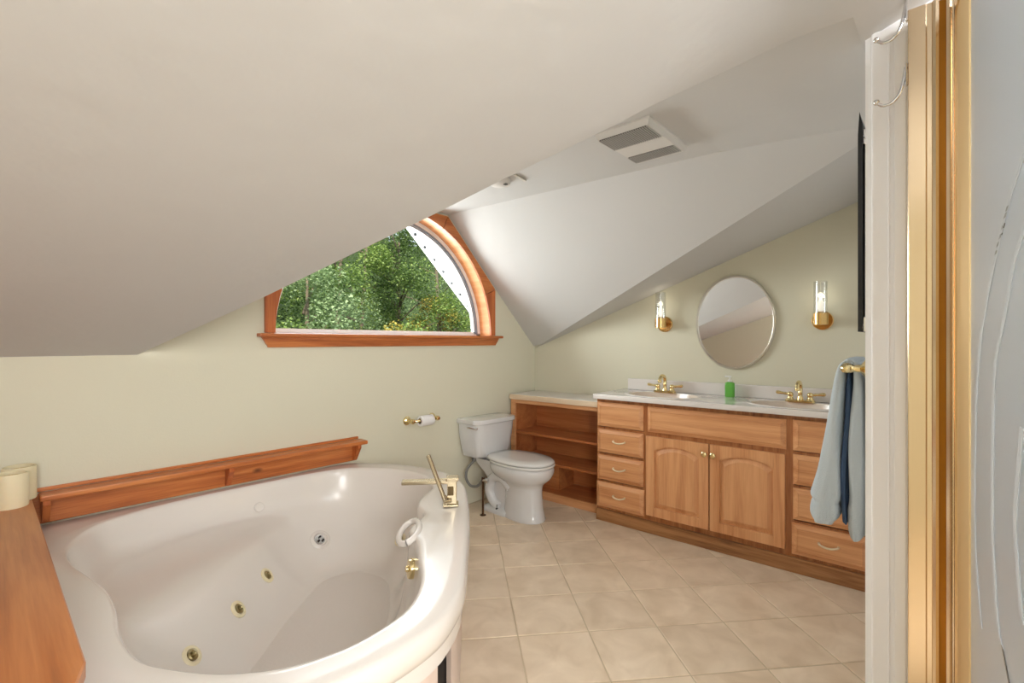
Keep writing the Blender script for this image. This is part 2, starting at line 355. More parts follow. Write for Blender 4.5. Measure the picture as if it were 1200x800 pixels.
# ceiling: the main slope, cut by the window dormer
def ceilings():
    def P(s, d, z): return (s, DW-d, z)
    # left valley edge (s, y, z) and its inner bead line, far (low) to near (high)
    edge = [(.472, 2.683, 1.18), (.76, 2.054, 1.413), (1.07, 1.301, 1.692), (1.172, 1.053, 1.789), (1.31, .751, 1.907), (1.35, .65, 1.949), (1.439, .464, 2.021), (1.508, .305, 2.08), (1.58, .177, 2.118)]
    wid = [.01, .02, .04, .055, .09, .11, .14, .165, .18]
    inner = []
    for (s, y, z), w in zip(edge, wid):
        ss = s-w; inner.append((ss, y+.0*w, zA(DW-y)))
    ER = (2.45, DW-2.52, 2.112)
    bm = B(); cache = {}
    def V(p):
        k = tuple(round(c, 4) for c in p)
        if k not in cache: cache[k] = bm.verts.new(p)
        return cache[k]
    def F(*ps):
        try: bm.faces.new([V(p) for p in ps])
        except ValueError: pass
    Lx = -.9; left = [(Lx, y, zA(DW-y)) for _, y, _ in edge]
    for k in range(len(edge)-1):
        F(left[k], inner[k], inner[k+1], left[k+1]); F(inner[k], edge[k], edge[k+1], inner[k+1])
    F((Lx, DW+.1, zA(-.1)), (edge[0][0], DW+.1, zA(-.1)), edge[0], inner[0], left[0])
    # right part
    vr = [(3.294-.3271*d, DW-d, 1.18+.3702*d) for d in (0, .6, 1.2, 1.8, 2.458)]+[ER]
    wr = [(3.45, p[1], zA(DW-p[1])) for p in vr]
    for k in range(len(vr)-1): F(vr[k], wr[k], wr[k+1], vr[k+1])
    # band past the dormer and on over the camera
    ye = edge[-1][1]
    F(left[-1], inner[-1], edge[-1], ER, wr[-1], (3.45, -1.1, zA(DW+1.1)), (Lx, -1.1, zA(DW+1.1)))
    F((Lx, -1.1, zA(DW+1.1)), (3.45, -1.1, zA(DW+1.1)), (3.45, -2.4, zA(DW+1.1)), (Lx, -2.4, zA(DW+1.1)))
    struct(obj('ceiling', bm, M['ceil'], smooth=True, angle=14))
    # dormer right slope
    cre = lambda d: (2.285+(2.412-2.285)*min(1, d/1.89), 2.165 if d < 1.89 else 2.165-(d-1.89)/.63*.05)
    bm = B(); G = []; ND, NT = 22, 14
    for a in range(ND+1):
        d = 2.52*a/ND; sv, zv = 3.294-.3271*d, 1.18+.3702*d
        if a == ND: sv, zv = ER[0], ER[2]
        sc, zc = cre(d)
        row = []
        for b in range(NT+1):
            t = b/NT; w = sin(pi*t)*.012*max(0, 1-d/2.3)
            row.append(bm.verts.new(P(sv+(sc-sv)*t, d-(0.08 if a == 0 else 0), zv+(zc-zv)*t-w)))
        G.append(row)
    for a in range(ND):
        for b in range(NT):
            try: bm.faces.new((G[a][b], G[a][b+1], G[a+1][b+1], G[a+1][b]))
            except ValueError: pass
    bmesh.ops.remove_doubles(bm, verts=bm.verts[:], dist=.0005)
    struct(obj('ceiling_dormer_right', bm, M['ceil'], smooth=True, angle=20))
    # dormer left slope
    bm = B(); G = []
    for k, (s, y, z) in enumerate(edge):
        d = DW-y; zc = 2.165 if d < 1.89 else 2.165-(d-1.89)/.63*.05
        sc = 1.50+(1.56-1.50)*d/2.5
        if k == len(edge)-1: sc = s
        G.append([bm.verts.new((s+(sc-s)*t, y+(.08 if k == 0 else 0), z+(max(zc, z)-z)*t-.012*sin(pi*t)*max(0, 1-d/1.2))) for t in [q/8 for q in range(9)]])
    for a in range(len(G)-1):
        for b in range(8): bm.faces.new((G[a][b], G[a][b+1], G[a+1][b+1], G[a+1][b]))
    struct(obj('ceiling_dormer_left', bm, M['ceil'], smooth=True, angle=20))
    # dormer flat top, with the tilted far-from-window strip
    bm = B()
    a = [bm.verts.new(p) for p in (P(1.50, -.08, 2.165), P(2.28, -.08, 2.165), P(2.412, 1.89, 2.165), P(1.545, 1.89, 2.165))]
    bm.faces.new(a)
    b = [bm.verts.new(p) for p in (P(2.412, 1.89, 2.165), ER, (1.58, .177, 2.118), P(1.545, 1.89, 2.165))]
    bm.faces.new(b)
    struct(obj('ceiling_dormer_top', bm, M['ceil']))
ceilings()

bm = B(); box(bm, -1.0, 3.75, -2.4, DW+.15, 3.0, 3.1); struct(obj('roof', bm, M['soffit']))  # unseen slab added to block sun and sky leaking through ceiling seams
# window: frame, jamb, casing, sill, glass
win = thing('window_1', 'half round window', 'window'); del win['label']; del win['category']; win['kind'] = 'structure'
def ringarc(bm, r0, r1, y0, y1, N=56, a0=0, a1=pi):
    rings = []
    for k in range(N+1):
        a = a0+(a1-a0)*k/N; c, s_ = cos(a), KZ*sin(a)
        rings.append([(WS+r0*c, y0, WZ+r0*s_), (WS+r1*c, y0, WZ+r1*s_), (WS+r1*c, y1, WZ+r1*s_), (WS+r0*c, y1, WZ+r0*s_)])
    loft(bm, rings)
bm = B(); ringarc(bm, WR, WR+.012, DW-.0, DW+.125); obj('jamb', bm, M['jamb'], win, True, 40)
bm = B(); ringarc(bm, .797, WR, DW+.11, DW+.16); ringarc(bm, .773, .792, DW+.122, DW+.155); box(bm, WS-WR, WS+WR, DW+.11, DW+.16, WZ-.002, WZ+.014); box(bm, WS-.79, WS+.79, DW+.122, DW+.155, WZ+.014, WZ+.03)
obj('window_frame', bm, M['vinyl'], win, True, 40)
bm = B(); ringarc(bm, .790, .799, DW+.108, DW+.15); ringarc(bm, .779, .784, DW+.119, DW+.15); obj('gasket', bm, M['greyline'], win, True, 40)
bm = B(); N = 48
poly = [(WS+.780*cos(pi*k/N), WZ+.012+.775*sin(pi*k/N)) for k in range(N+1)]; prism(bm, poly, 'y', DW+.138, DW+.142); obj('window_pane', bm, M['glass'], win)
# face casing: arc inside, mitred polygon outside
def casing():
    outer = [(2.768, WZ), (2.768, 1.655), (2.272, 2.148), (1.51, 2.148), (1.012, 1.655), (1.012, WZ)]
    def hit(a):
        d = (cos(a), sin(a))
        for p, q in zip(outer, outer[1:]):
            ex, ez = q[0]-p[0], q[1]-p[1]; den = d[0]*ez-d[1]*ex
            if abs(den) < 1e-9: continue
            px, pz = p[0]-WS, p[1]-WZ; t = (px*ez-pz*ex)/den; u = (px*d[1]-pz*d[0])/den
            if t > 0 and -1e-6 <= u <= 1+1e-6: return (WS+t*d[0], WZ+t*d[1])
    cuts = [0]+[atan2(z-WZ, s-WS) for s, z in outer[1:-1]]+[pi]
    for a0, a1 in zip(cuts, cuts[1:]):
        g = .0025; n = max(3, int((a1-a0)/.07)); rings = []
        for k in range(n+1):
            a = a0+g+(a1-a0-2*g)*k/n; o_ = hit(a); q_ = atan2(sin(a), KZ*cos(a)); i_ = (WS+WR*cos(q_), WZ+KZ*WR*sin(q_))
            rings.append([(i_[0], DW-.018, i_[1]), (o_[0], DW-.018, o_[1]), (o_[0], DW+.002, o_[1]), (i_[0], DW+.002, i_[1])])
        bm = B(); loft(bm, rings); obj('casing_piece', bm, M['cedar_z'] if abs((a0+a1)/2-pi/2) > 1 else M['cedar_x'], win)
casing()
bm = B(); box(bm, .975, 2.83, DW-.05, DW+.11, WZ-.020, WZ-.001, .004); obj('window_sill', bm, M['cedar_x'], win)
bm = B(); loft(bm, [[(.995, y0, WZ-.020), (2.81, y0, WZ-.020), (2.775, y1, WZ-.076), (1.03, y1, WZ-.076)] for y0, y1 in ((DW-.020, DW-.014), (DW+.001, DW+.001))]); obj('sill_apron', bm, M['cedar_x'], win)
# roof overhang outside
sof = thing('roof_overhang', 'white roof overhang outside the half round window with small dark clips', 'roof', (0, 0, 0))
for sgn in (1, -1):
    bm = B(); pts = [(WS+sgn*(s-WS), z) for s, z in ((1.9035, 2.46), (2.235, 2.147), (2.92, 1.505), (3.35, 1.10))]
    for (s0, z0), (s1, z1) in zip(pts, pts[1:]):
        for k in range(1):
            loft(bm, [[(s, DW+.16, z), (s, 3.10, z), (s, 3.10, z+.03), (s, DW+.16, z+.03)] for s, z in ((s0, z0), (s1, z1))])
    obj('soffit_board', bm, M['soffit'], sof)
    bm = B(); loft(bm, [[(s, 3.10, z-.012), (s, 3.13, z-.012), (s, 3.13, z+.12), (s, 3.10, z+.12)] for s, z in pts]); obj('fascia_board', bm, M['soffit'], sof)
for k in range(9):
    t = k/8; s = 2.20+(2.95-2.20)*t; z = 2.180+(1.477-2.180)*t
    bm = B(); box(bm, -.007, .007, -.012, .01, -.014, .008, .003); o = obj('clip', bm, M['black'], sof); o.location = (s, 3.085, z-.006)

# ================================================================== TREES
def tree(x, y, hgt, rad, kind, label, seed, zb=-2.8, leaves=7000, low=.12):
    R = random.Random(seed); t = thing('tree', label, 'tree', (x, y, zb), R.random()*6, 'trees beyond the window')
    bm = B(); lean = (R.uniform(-.3, .3), R.uniform(-.3, .3))
    tube(bm, smoothpts([(0, 0, 0), (lean[0]*.3, lean[1]*.3, hgt*.35), (lean[0], lean[1], hgt*.7), (lean[0]*1.1, lean[1]*1.1, hgt*.95)], 5), [(.16-.13*k/15)*.65 for k in range(16)], 8)
    obj('trunk', bm, M['bark'], t, True)
    bm = B()
    cl = []
    for k in range(64):
        f = R.uniform(low, 1); a = R.uniform(0, 2*pi); rr = rad*(1-.62*max(0, f-.3)/.7)*sqrt(R.uniform(.1, 1))
        c = Vector((lean[0]*f+cos(a)*rr, lean[1]*f+sin(a)*rr, hgt*f)); cl.append((c, R.uniform(.26, .58)*rad*.5))
        if k < 22: tube(bm, [(lean[0]*f*.8, lean[1]*f*.8, max(.3, hgt*f-.7)), tuple(c*.55+Vector((lean[0]*f*.8, lean[1]*f*.8, hgt*f-.5))*.45), tuple(c)], [.035, .022, .008], 5)
    obj('branches', bm, M['bark'], t, True)['kind'] = 'stuff'
    verts, faces, mi = [], [], []
    for k in range(leaves):
        c, cr = cl[k % len(cl)]
        u = Vector((R.gauss(0, 1), R.gauss(0, 1), R.gauss(0, .75))).normalized()*cr*(R.random()**.4)
        p = c+u; d = (Vector((R.gauss(0, 1), R.gauss(0, 1), R.gauss(-.2, .6)))).normalized(); w = d.cross(Vector((R.gauss(0, .6), R.gauss(0, .6), 1))).normalized()
        L = R.uniform(.04, .085); Wd = L*.45; i = len(verts)
        nrm = d.cross(w)*L*.15
        verts += [p, p+d*L*.5+w*Wd+nrm, p+d*L, p+d*L*.5-w*Wd+nrm]; faces.append((i, i+1, i+2, i+3))
        mi.append((1 if (k % len(cl)) % 3 else 0) if kind == 3 else (1 if (k % len(cl)) % 7 == 0 else 0))
    me = bpy.data.meshes.new('foliage'); me.from_pydata([tuple(v) for v in verts], [], faces); me.materials.append(LEAF[kind]); me.materials.append(LEAF[(kind+2) % 3 if kind != 3 else 2])
    me.polygons.foreach_set('material_index', mi); o = bpy.data.objects.new('foliage', me); C.objects.link(o); o.parent = t; o['kind'] = 'stuff'
T = [(2.3, 8.2, 5.2, 1.9, 2, 'silvery green tree at the lower left of the window view'), (1.6, 10.6, 7.6, 2.2, 0, 'tall dark green tree at the left of the window view'),
     (4.2, 9.6, 5.6, 1.9, 1, 'silver green tree low in the middle of the window view'), (4.0, 12.0, 8.8, 2.3, 0, 'dark green tree rising behind the middle of the view'),
     (5.9, 11.4, 8.6, 2.1, 2, 'fresh green tree right of the middle with a pale trunk'), (7.8, 11.2, 7.2, 2.1, 0, 'dark green tree towards the right of the window view'),
     (6.6, 8.9, 4.4, 1.3, 3, 'low yellowing tree at the lower right of the view'), (8.8, 10.3, 5.2, 1.4, 3, 'yellow tree beside the roof edge at the right of the view')]
for k, (x, y, hh, rr, kd, lb) in enumerate(T): tree(x, y, hh, rr, kd, lb, 100+k, leaves=20000)
for k, (x, y) in enumerate([(0.2, 15.5), (3.2, 16.5), (6.2, 16.5), (9.2, 15.8), (12.0, 14.5)]):
    tree(x, y, 11.5, 2.8, (0, 2, 0, 0, 2)[k], ['tall background tree farthest left behind the others', 'tall background tree left of the middle behind the others', 'tall background tree right of the middle behind the others', 'tall background tree towards the right behind the others', 'tall background tree farthest right behind the others'][k], 300+k, leaves=16000)
bm = B(); box(bm, -30, 40, 3.4, 60, -2.95, -2.8); struct(obj('ground', bm, M['ground']))
# a wooded bank that closes the view behind the trees
bm = B(); G = []
for i in range(30):
    G.append([bm.verts.new((-14+i*1.6, 21+j*1.2+noise.noise(Vector((i*.5, j*.4, 0)))*1.2, -2.9+j*1.15+noise.noise(Vector((i*.4, j*.5, 3)))*.9)) for j in range(12)])
for i in range(29):
    for j in range(11): bm.faces.new((G[i][j], G[i+1][j], G[i+1][j+1], G[i][j+1]))
struct(obj('ground_bank', bm, mat('wooded_bank', srgb(52, 66, 32), 1, mott=(2.5, .5)), smooth=True))

# ================================================================== TUB
def P2(L): return [(s, DW-d) for s, d in L]
outerL = [(-.1, .004), (1.44, .004), (1.53, .05), (1.62, .17), (1.70, .31), (1.748, .53), (1.735, .70), (1.66, .87), (1.5, 1.07), (1.31, 1.28), (1.12, 1.475), (.99, 1.605), (.90, 1.67), (.78, 1.722), (.60, 1.735), (.40, 1.71), (.20, 1.63), (.02, 1.53), (-.1, 1.44)]
innerL = [(.30, .20), (.45, .125), (.65, .085), (.94, .085), (1.2, .095), (1.38, .135), (1.50, .24), (1.595, .42), (1.60, .62), (1.52, .78), (1.40, .86), (1.32, .93), (1.275, 1.03), (1.22, 1.08), (1.12, 1.14), (1.08, 1.24), (1.0, 1.36), (.90, 1.50), (.78, 1.592), (.64, 1.62), (.54, 1.61), (.45, 1.575), (.36, 1.50), (.29, 1.40), (.245, 1.30), (.235, 1.15), (.25, .98), (.25, .84), (.225, .68), (.205, .55), (.21, .38)]
bottomL = [(.90, .63), (.97, .57), (1.02, .53), (1.07, .49), (1.14, .465), (1.24, .49), (1.29, .55), (1.31, .64), (1.30, .72), (1.27, .78), (1.23, .84), (1.19, .90), (1.15, .95), (1.11, 1.0), (1.06, 1.06), (1.0, 1.12), (.93, 1.19), (.85, 1.26), (.77, 1.31), (.70, 1.33), (.64, 1.33), (.58, 1.31), (.53, 1.27), (.50, 1.22), (.49, 1.16), (.50, 1.09), (.53, 1.02), (.61, .91), (.69, .83), (.76, .76), (.83, .69)]
TZ = .51
tub = thing('corner_bathtub', 'glossy bone coloured corner whirlpool bathtub with a curved front', 'bathtub', (0, 0, 0))
def resample(P, n, closed=True):
    P = [Vector((p[0], p[1], 0)) for p in P]; 
    if closed: P = P+[P[0]]
    L = [0]
    for a, b in zip(P, P[1:]): L.append(L[-1]+(b-a).length)
    out = []; k = 0
    for i in range(n):
        t = L[-1]*i/n
        while L[k+1] < t: k += 1
        f = (t-L[k])/(L[k+1]-L[k]); out.append(P[k].lerp(P[k+1], f))
    return out
NI = len(innerL)*5
inn = smoothpts([(a, b, 0) for a, b in innerL], 5, True); bot = smoothpts([(a, b, 0) for a, b in bottomL], 5, True)
ctr = Vector((.9, .88, 0))
def outward(p):   # radial hit on the outer outline
    d = (p-ctr).normalized(); best = None
    O = OUT
    for a, b in zip(O, O[1:]+O[:1]):
        e = b-a; den = d.x*e.y-d.y*e.x
        if abs(den) < 1e-9: continue
        w = a-ctr; t = (w.x*e.y-w.y*e.x)/den; u = (w.x*d.y-w.y*d.x)/den
        if t > 0 and -1e-6 <= u <= 1+1e-6 and (best is None or t > best): best = t
    return ctr+d*best
o1 = smoothpts([(a, b, 0) for a, b in outerL[1:]], 5); OUT = [Vector((-.1, .004, 0))]+o1
out = [outward(p) for p in inn]
def ringz(P, z): return [(p.x, DW-p.y, z) for p in P]
def lerpP(A, Bq, t): return [a.lerp(b, t) for a, b in zip(A, Bq)]
def inset(P, k): # move towards the centre
    return [p-(p-ctr).normalized()*k for p in P]
bm = B()
rings = [ringz(inset(out, .030), TZ-.085), ringz(inset(out, .012), TZ-.075), ringz(inset(out, .003), TZ-.055), ringz(out, TZ-.035), ringz(inset(out, .003), TZ-.016), ringz(inset(out, .011), TZ-.004), ringz(inset(out, .024), TZ), 
         ringz(lerpP(out, inn, .5), TZ-.003) , ringz(lerpP(out, inn, .82), TZ), ringz(inset(inn, -.012), TZ), ringz(inset(inn, -.004), TZ-.004), ringz(inset(inn, .003), TZ-.016)]
edgeL = {26: (.29, .93), 27: (.33, .84), 28: (.42, .77), 29: (.51, .70), 30: (.59, .63), 0: (.68, .55), 1: (.76, .47), 2: (.85, .38), 3: (.97, .26), 4: (1.13, .17)}
wts = {25: .15, 26: .5, 27: .85, 28: 1, 29: 1, 30: 1, 0: 1, 1: 1, 2: 1, 3: .85, 4: .4, 5: .08}
nL = len(innerL); EL_ = smoothpts([edgeL.get(k, ((innerL[k][0]*.75+bottomL[k][0]*.25), (innerL[k][1]*.75+bottomL[k][1]*.25)))+(0,) for k in range(nL)], 5, True)
WT = [max(0, min(1, p.x)) for p in smoothpts([(wts.get(k, 0), 0, 0) for k in range(nL)], 5, True)]
norm = [(.03, .455), (.06, .42), (.10, .375), (.15, .335), (.21, .295), (.29, .25), (.38, .212), (.50, .175), (.64, .14), (.80, .11), (.91, .094), (1, .088)]
seatp = [(0, .2, .465), (0, .6, .415), (0, 1, .378), (1, .15, .362), (1, .6, .350), (1, .9, .335), (2, .07, .305), (2, .28, .235), (2, .52, .170), (2, .78, .118), (2, .92, .096), (2, 1, .088)]
for (f, z), (sg, g, zs) in zip(norm, seatp):
    rr = []
    for k in range(len(inn)):
        i_, e_, b_ = inn[k], EL_[k], bot[k]; c_ = i_.lerp(e_, .16)
        ps = i_.lerp(c_, g) if sg == 0 else (c_.lerp(e_, g) if sg == 1 else e_.lerp(b_, g))
        p = i_.lerp(b_, f).lerp(ps, WT[k]); zz = z+(zs-z)*WT[k]; rr.append((p.x, DW-p.y, zz))
    rings.append(rr)
loft(bm, rings, cap0=False, cap1=False)
obj('shell', bm, M['tub'], tub, True, 60)
bm = B(); bc = Vector((.95, .90, 0))
loft(bm, [ringz(bot, .088), ringz(lerpP(bot, [bc]*len(bot), .3), .084), ringz(lerpP(bot, [bc]*len(bot), .7), .082)], cap0=False); obj('tub_floor', bm, M['tubfloor'], tub, True, 60)
# recessed lip and skirt panels following the bowed front
front = [p for p in OUT if not (p.x <= -.05 or (p.y < .02))]
fp = resample([(p.x, p.y) for p in front], 60, False)
def skirt(i0, i1, off0, off1, z0, z1, name, m):
    bm = B(); rr = []
    for p in fp[i0:i1+1]:
        d = (p-ctr).normalized(); a = p-d*off0; b = p-d*off1
        rr.append([(a.x, DW-a.y, z0), (a.x, DW-a.y, z1), (b.x, DW-b.y, z1), (b.x, DW-b.y, z0)])
    loft(bm, rr); return obj(name, bm, m, tub, True, 40)
skirt(0, 59, .018, .05, TZ-.125, TZ-.07, 'rim_lip', M['tub'])
skirt(0, 11, .035, .055, 0, TZ-.12, 'apron_panel', M['apron'])
skirt(12, 40, .035, .055, 0, TZ-.12, 'apron_panel', M['apron'])
skirt(42, 59, .035, .055, 0, TZ-.12, 'apron_panel', M['apron'])
skirt(0, 59, .06, .07, 0, TZ-.12, 'apron_backing', M['dark'])
from mathutils.bvhtree import BVHTree
bpy.context.view_layer.update()
shell = [c for c in tub.children if c.name.startswith('shell')][0]
dg = bpy.context.evaluated_depsgraph_get(); bvh = BVHTree.FromObject(shell, dg)
def fitting(pt, name, m, prof, n=20, ring=None):
    """set a fitting on the shell at the surface point nearest to pt"""
    loc, nrm, _, _ = bvh.find_nearest(Vector(pt))
    if nrm.dot(Vector((.95, DW-.88, .6))-loc) < 0: nrm = -nrm
    bm = B(); lathe(bm, prof, loc, nrm, n); o = obj(name, bm, m, tub, True, 40)
    if ring:
        bm = B(); lathe(bm, ring, loc, nrm, n); obj('jet_nozzle', bm, M['jetmetal'], o, True, 40)
    return o
JETS = [(.46, 1.853, .19), (.65, 2.033, .19), (.81, 2.213, .19), (1.478, 2.117, .198)]
for p in JETS:
    fitting(p, 'jet', M['wax'], [(.034, -.004), (.034, .003), (.028, .007), (.022, .007), (.019, .002), (.019, -.004)], ring=[(.018, 0), (.018, .006), (.012, .009), (.007, .004), (.004, .012), (0, .012)])
sc_ = fitting((1.19, 2.43, .19), 'suction_cover', M['tub'], [(.052, -.004), (.052, .004), (.044, .010), (.036, .010), (.030, 0), (.030, -.01)])
loc, nrm, _, _ = bvh.find_nearest(Vector((1.19, 2.43, .19)))
if nrm.dot(Vector((.95, DW-.88, .6))-loc) < 0: nrm = -nrm
bm = B(); lathe(bm, [(.028, .001), (.022, .002), (.020, .004), (.009, .004), (.008, .010), (0, .010)], loc, nrm, 20); obj('suction_screen', bm, M['chrome'], sc_, True, 30)
X_, Y_ = frame_at(nrm)
for k in range(3):
    a = k*2.1+.4; bm = B(); lathe(bm, [(.006, .0), (.006, .0105), (0, .0106)], loc+X_*.013*cos(a)+Y_*.013*sin(a), nrm, 10); obj('suction_hole', bm, M['dark'], sc_)
fitting((.947, 2.575, .40), 'air_button', M['tub'], [(.024, -.003), (.024, .004), (.020, .007), (.012, .005), (0, .005)])
fitting((1.06, DW-1.22, .40), 'overflow_plate', M['brass'], [(.036, -.003), (.036, .012), (.033, .020), (.012, .022), (.010, .030), (0, .030)])
# white loop grip on the rim beside the tap
bm = B(); pts = []
mj, mn = Vector((-.65, -.76, 0)), Vector((-.70, .60, -.35))
for k in range(24):
    a = 2*pi*k/24; pts.append(Vector((1.122, DW-1.135, TZ-.014))+mj*.105*cos(a)+mn*.042*sin(a))
tube(bm, pts+[pts[0]], .012, 10, False); obj('grab_loop', bm, M['tub'], tub, True)
# jets etc. done; the deck faucet is a thing of its own
fa = thing('tub_faucet', 'champagne nickel deck faucet with flat spout and tall upright lever on bathtub rim', 'faucet', (1.405, DW-1.055, TZ))
fa.rotation_euler = (0, 0, radians(-42))
def faucet_tub(t):
    bm = B(); box(bm, -.034, .034, -.03, .03, 0, .010, .003); obj('base_plate', bm, M['nickel'], t)
    bm = B(); box(bm, -.016, .026, -.022, .022, .010, .115, .003); box(bm, -.02, .034, -.028, .028, .112, .128, .003); obj('body', bm, M['nickel'], t)
    bm = B(); box(bm, -.215, -.01, -.022, .022, .100, .116, .003); obj('spout', bm, M['nickel'], t)
    bm = B(); tube(bm, [(-.022, -.03, .03), (-.030, -.03, .05)], .012, 10)
    tube(bm, [(-.020, -.034, .02), (-.098, -.040, .235)], [.0095, .0095], 10); tube(bm, [(-.0, -.026, .03), (-.03, -.04, .03)], .009, 10)
    obj('lever', bm, M['nickel'], t, True, 40)
    bm = B(); box(bm, -.012, .012, -.0235, -.021, .05, .09, .001); obj('diverter_window', bm, M['bronze'], t)
faucet_tub(fa)

# cedar shelf on the wall above the bath
sh = thing('cedar_shelf', 'long narrow cedar wall shelf with small corbels above the bathtub', 'shelf', (0, 0, 0))
bm = B(); box(bm, .10, 1.545, DW-.020, DW-.001, .515, .632, .003); obj('back_board', bm, M['cedar_x'], sh)
bm = B(); box(bm, .155, 1.575, DW-.095, DW-.012, .618, .640, .005); obj('shelf_board', bm, M['cedar_x'], sh)
bm = B(); box(bm, .10, 1.56, DW-.010, DW-.0005, .640, .656, .003); obj('ledger_strip', bm, M['cedar_x'], sh)
for x in (.175, .83, 1.525):
    bm = B(); prism(bm, [(DW-.020, .618), (DW-.085, .618), (DW-.085, .600), (DW-.034, .522), (DW-.020, .522)], 'x', x-.011, x+.011); obj('corbel', bm, M['cedar_z'], sh)
# cedar ledge at the left
ld = thing('cedar_ledge', 'knotty cedar plank ledge at the left end of the bathtub', 'ledge', (0, 0, 0))
bm = B(); loft(bm, [[(-.84, DW-.012, z), (.134-i, DW-.012, z), (.134-i, DW-1.48, z), (.112-i, DW-1.56+i, z), (-.84, DW-1.56+i, z)] for z, i in ((.602, .003), (.606, 0), (.634, 0), (.638, .003))]); obj('plank', bm, M['cedar_y'], ld)
bm = B(); box(bm, -.84, -.11, DW-1.52, DW-.012, 0, .602); obj('ledge_cabinet', bm, M['wall'], ld)
bm = B(); box(bm, -.11, .10, DW-1.30, DW-.012, .515, .602); obj('ledge_riser', bm, M['cedar_y'], ld)
# candles
def candle(loc, r, h, label):
    t = thing('candle', label, 'candle', loc, 0, 'flameless wax candles on the ledge')
    bm = B(); prof = [(r*.97, 0), (r, .004), (r, h-.006), (r*.96, h), (r*.86, h-.001), (r*.82, h-.008), (r*.8, h-.045), (0, h-.046)]
    lathe(bm, prof, n=36)
    for v in bm.verts:
        if v.co.z > h*.97: v.co.z += .001*sin(2*atan2(v.co.y, v.co.x)+h*40)
    obj('wax_body', bm, M['wax'], t, True, 50)
    bm = B(); lathe(bm, [(r*.795, h-.012), (r*.79, h-.0435), (0, h-.0437)], n=30, cap=False); obj('hollow_shade', bm, M['shaded_wax'], t, True, 40)  # inner skin coloured darker to paint the shade in the hollow
    bm = B(); lathe(bm, [(.006, h-.027), (.007, h-.022), (.004, h-.014), (.001, h-.006)], n=10); obj('flame_tip', bm, M['wick'], t, True)
candle((.076, DW-.162, .638), .047, .122, 'ivory wax candle nearer the front on the cedar ledge')
candle((.101, DW-.066, .638), .048, .126, 'ivory wax candle behind the other one against the wall')

# ================================================================== TOILET PAPER
tp = thing('paper_holder', 'polished brass toilet paper holder on the wall left of the toilet', 'holder', (2.03, DW, .706))
for sx in (-.105, .105):
    bm = B(); lathe(bm, [(.030, 0), (.030, .006), (.024, .012), (.014, .018), (.011, .045), (.013, .052), (.017, .060), (.017, .074), (.012, .082), (0, .084)], (sx, 0, 0), (0, -1, 0), 20); obj('post', bm, M['brass'], tp, True, 40)
bm = B(); tube(bm, [(-.1, -.066, 0), (.1, -.066, 0)], .008, 10); obj('spindle', bm, M['brass'], tp, True)
rl = thing('toilet_paper_roll', 'white toilet paper roll on the brass holder', 'toilet paper', (2.035, DW-.066, .702))
bm = B(); n = 28; rings = []
for r, x in ((.019, -.052), (.034, -.052), (.036, -.049), (.036, .049), (.034, .052), (.019, .052)): rings.append([(x, r*cos(2*pi*k/n), r*sin(2*pi*k/n)) for k in range(n)])
rings.append(rings[0]); loft(bm, rings, cap0=False, cap1=False); obj('paper', bm, M['paper'], rl, True, 40)
bm = B(); loft(bm, [[(x, r*cos(2*pi*k/n), r*sin(2*pi*k/n)) for k in range(n)] for r, x in ((.0195, -.051), (.0195, .051), (.017, .051), (.017, -.051), (.0195, -.051))], cap0=False, cap1=False); obj('core', bm, M['cardboard'], rl, True, 40)

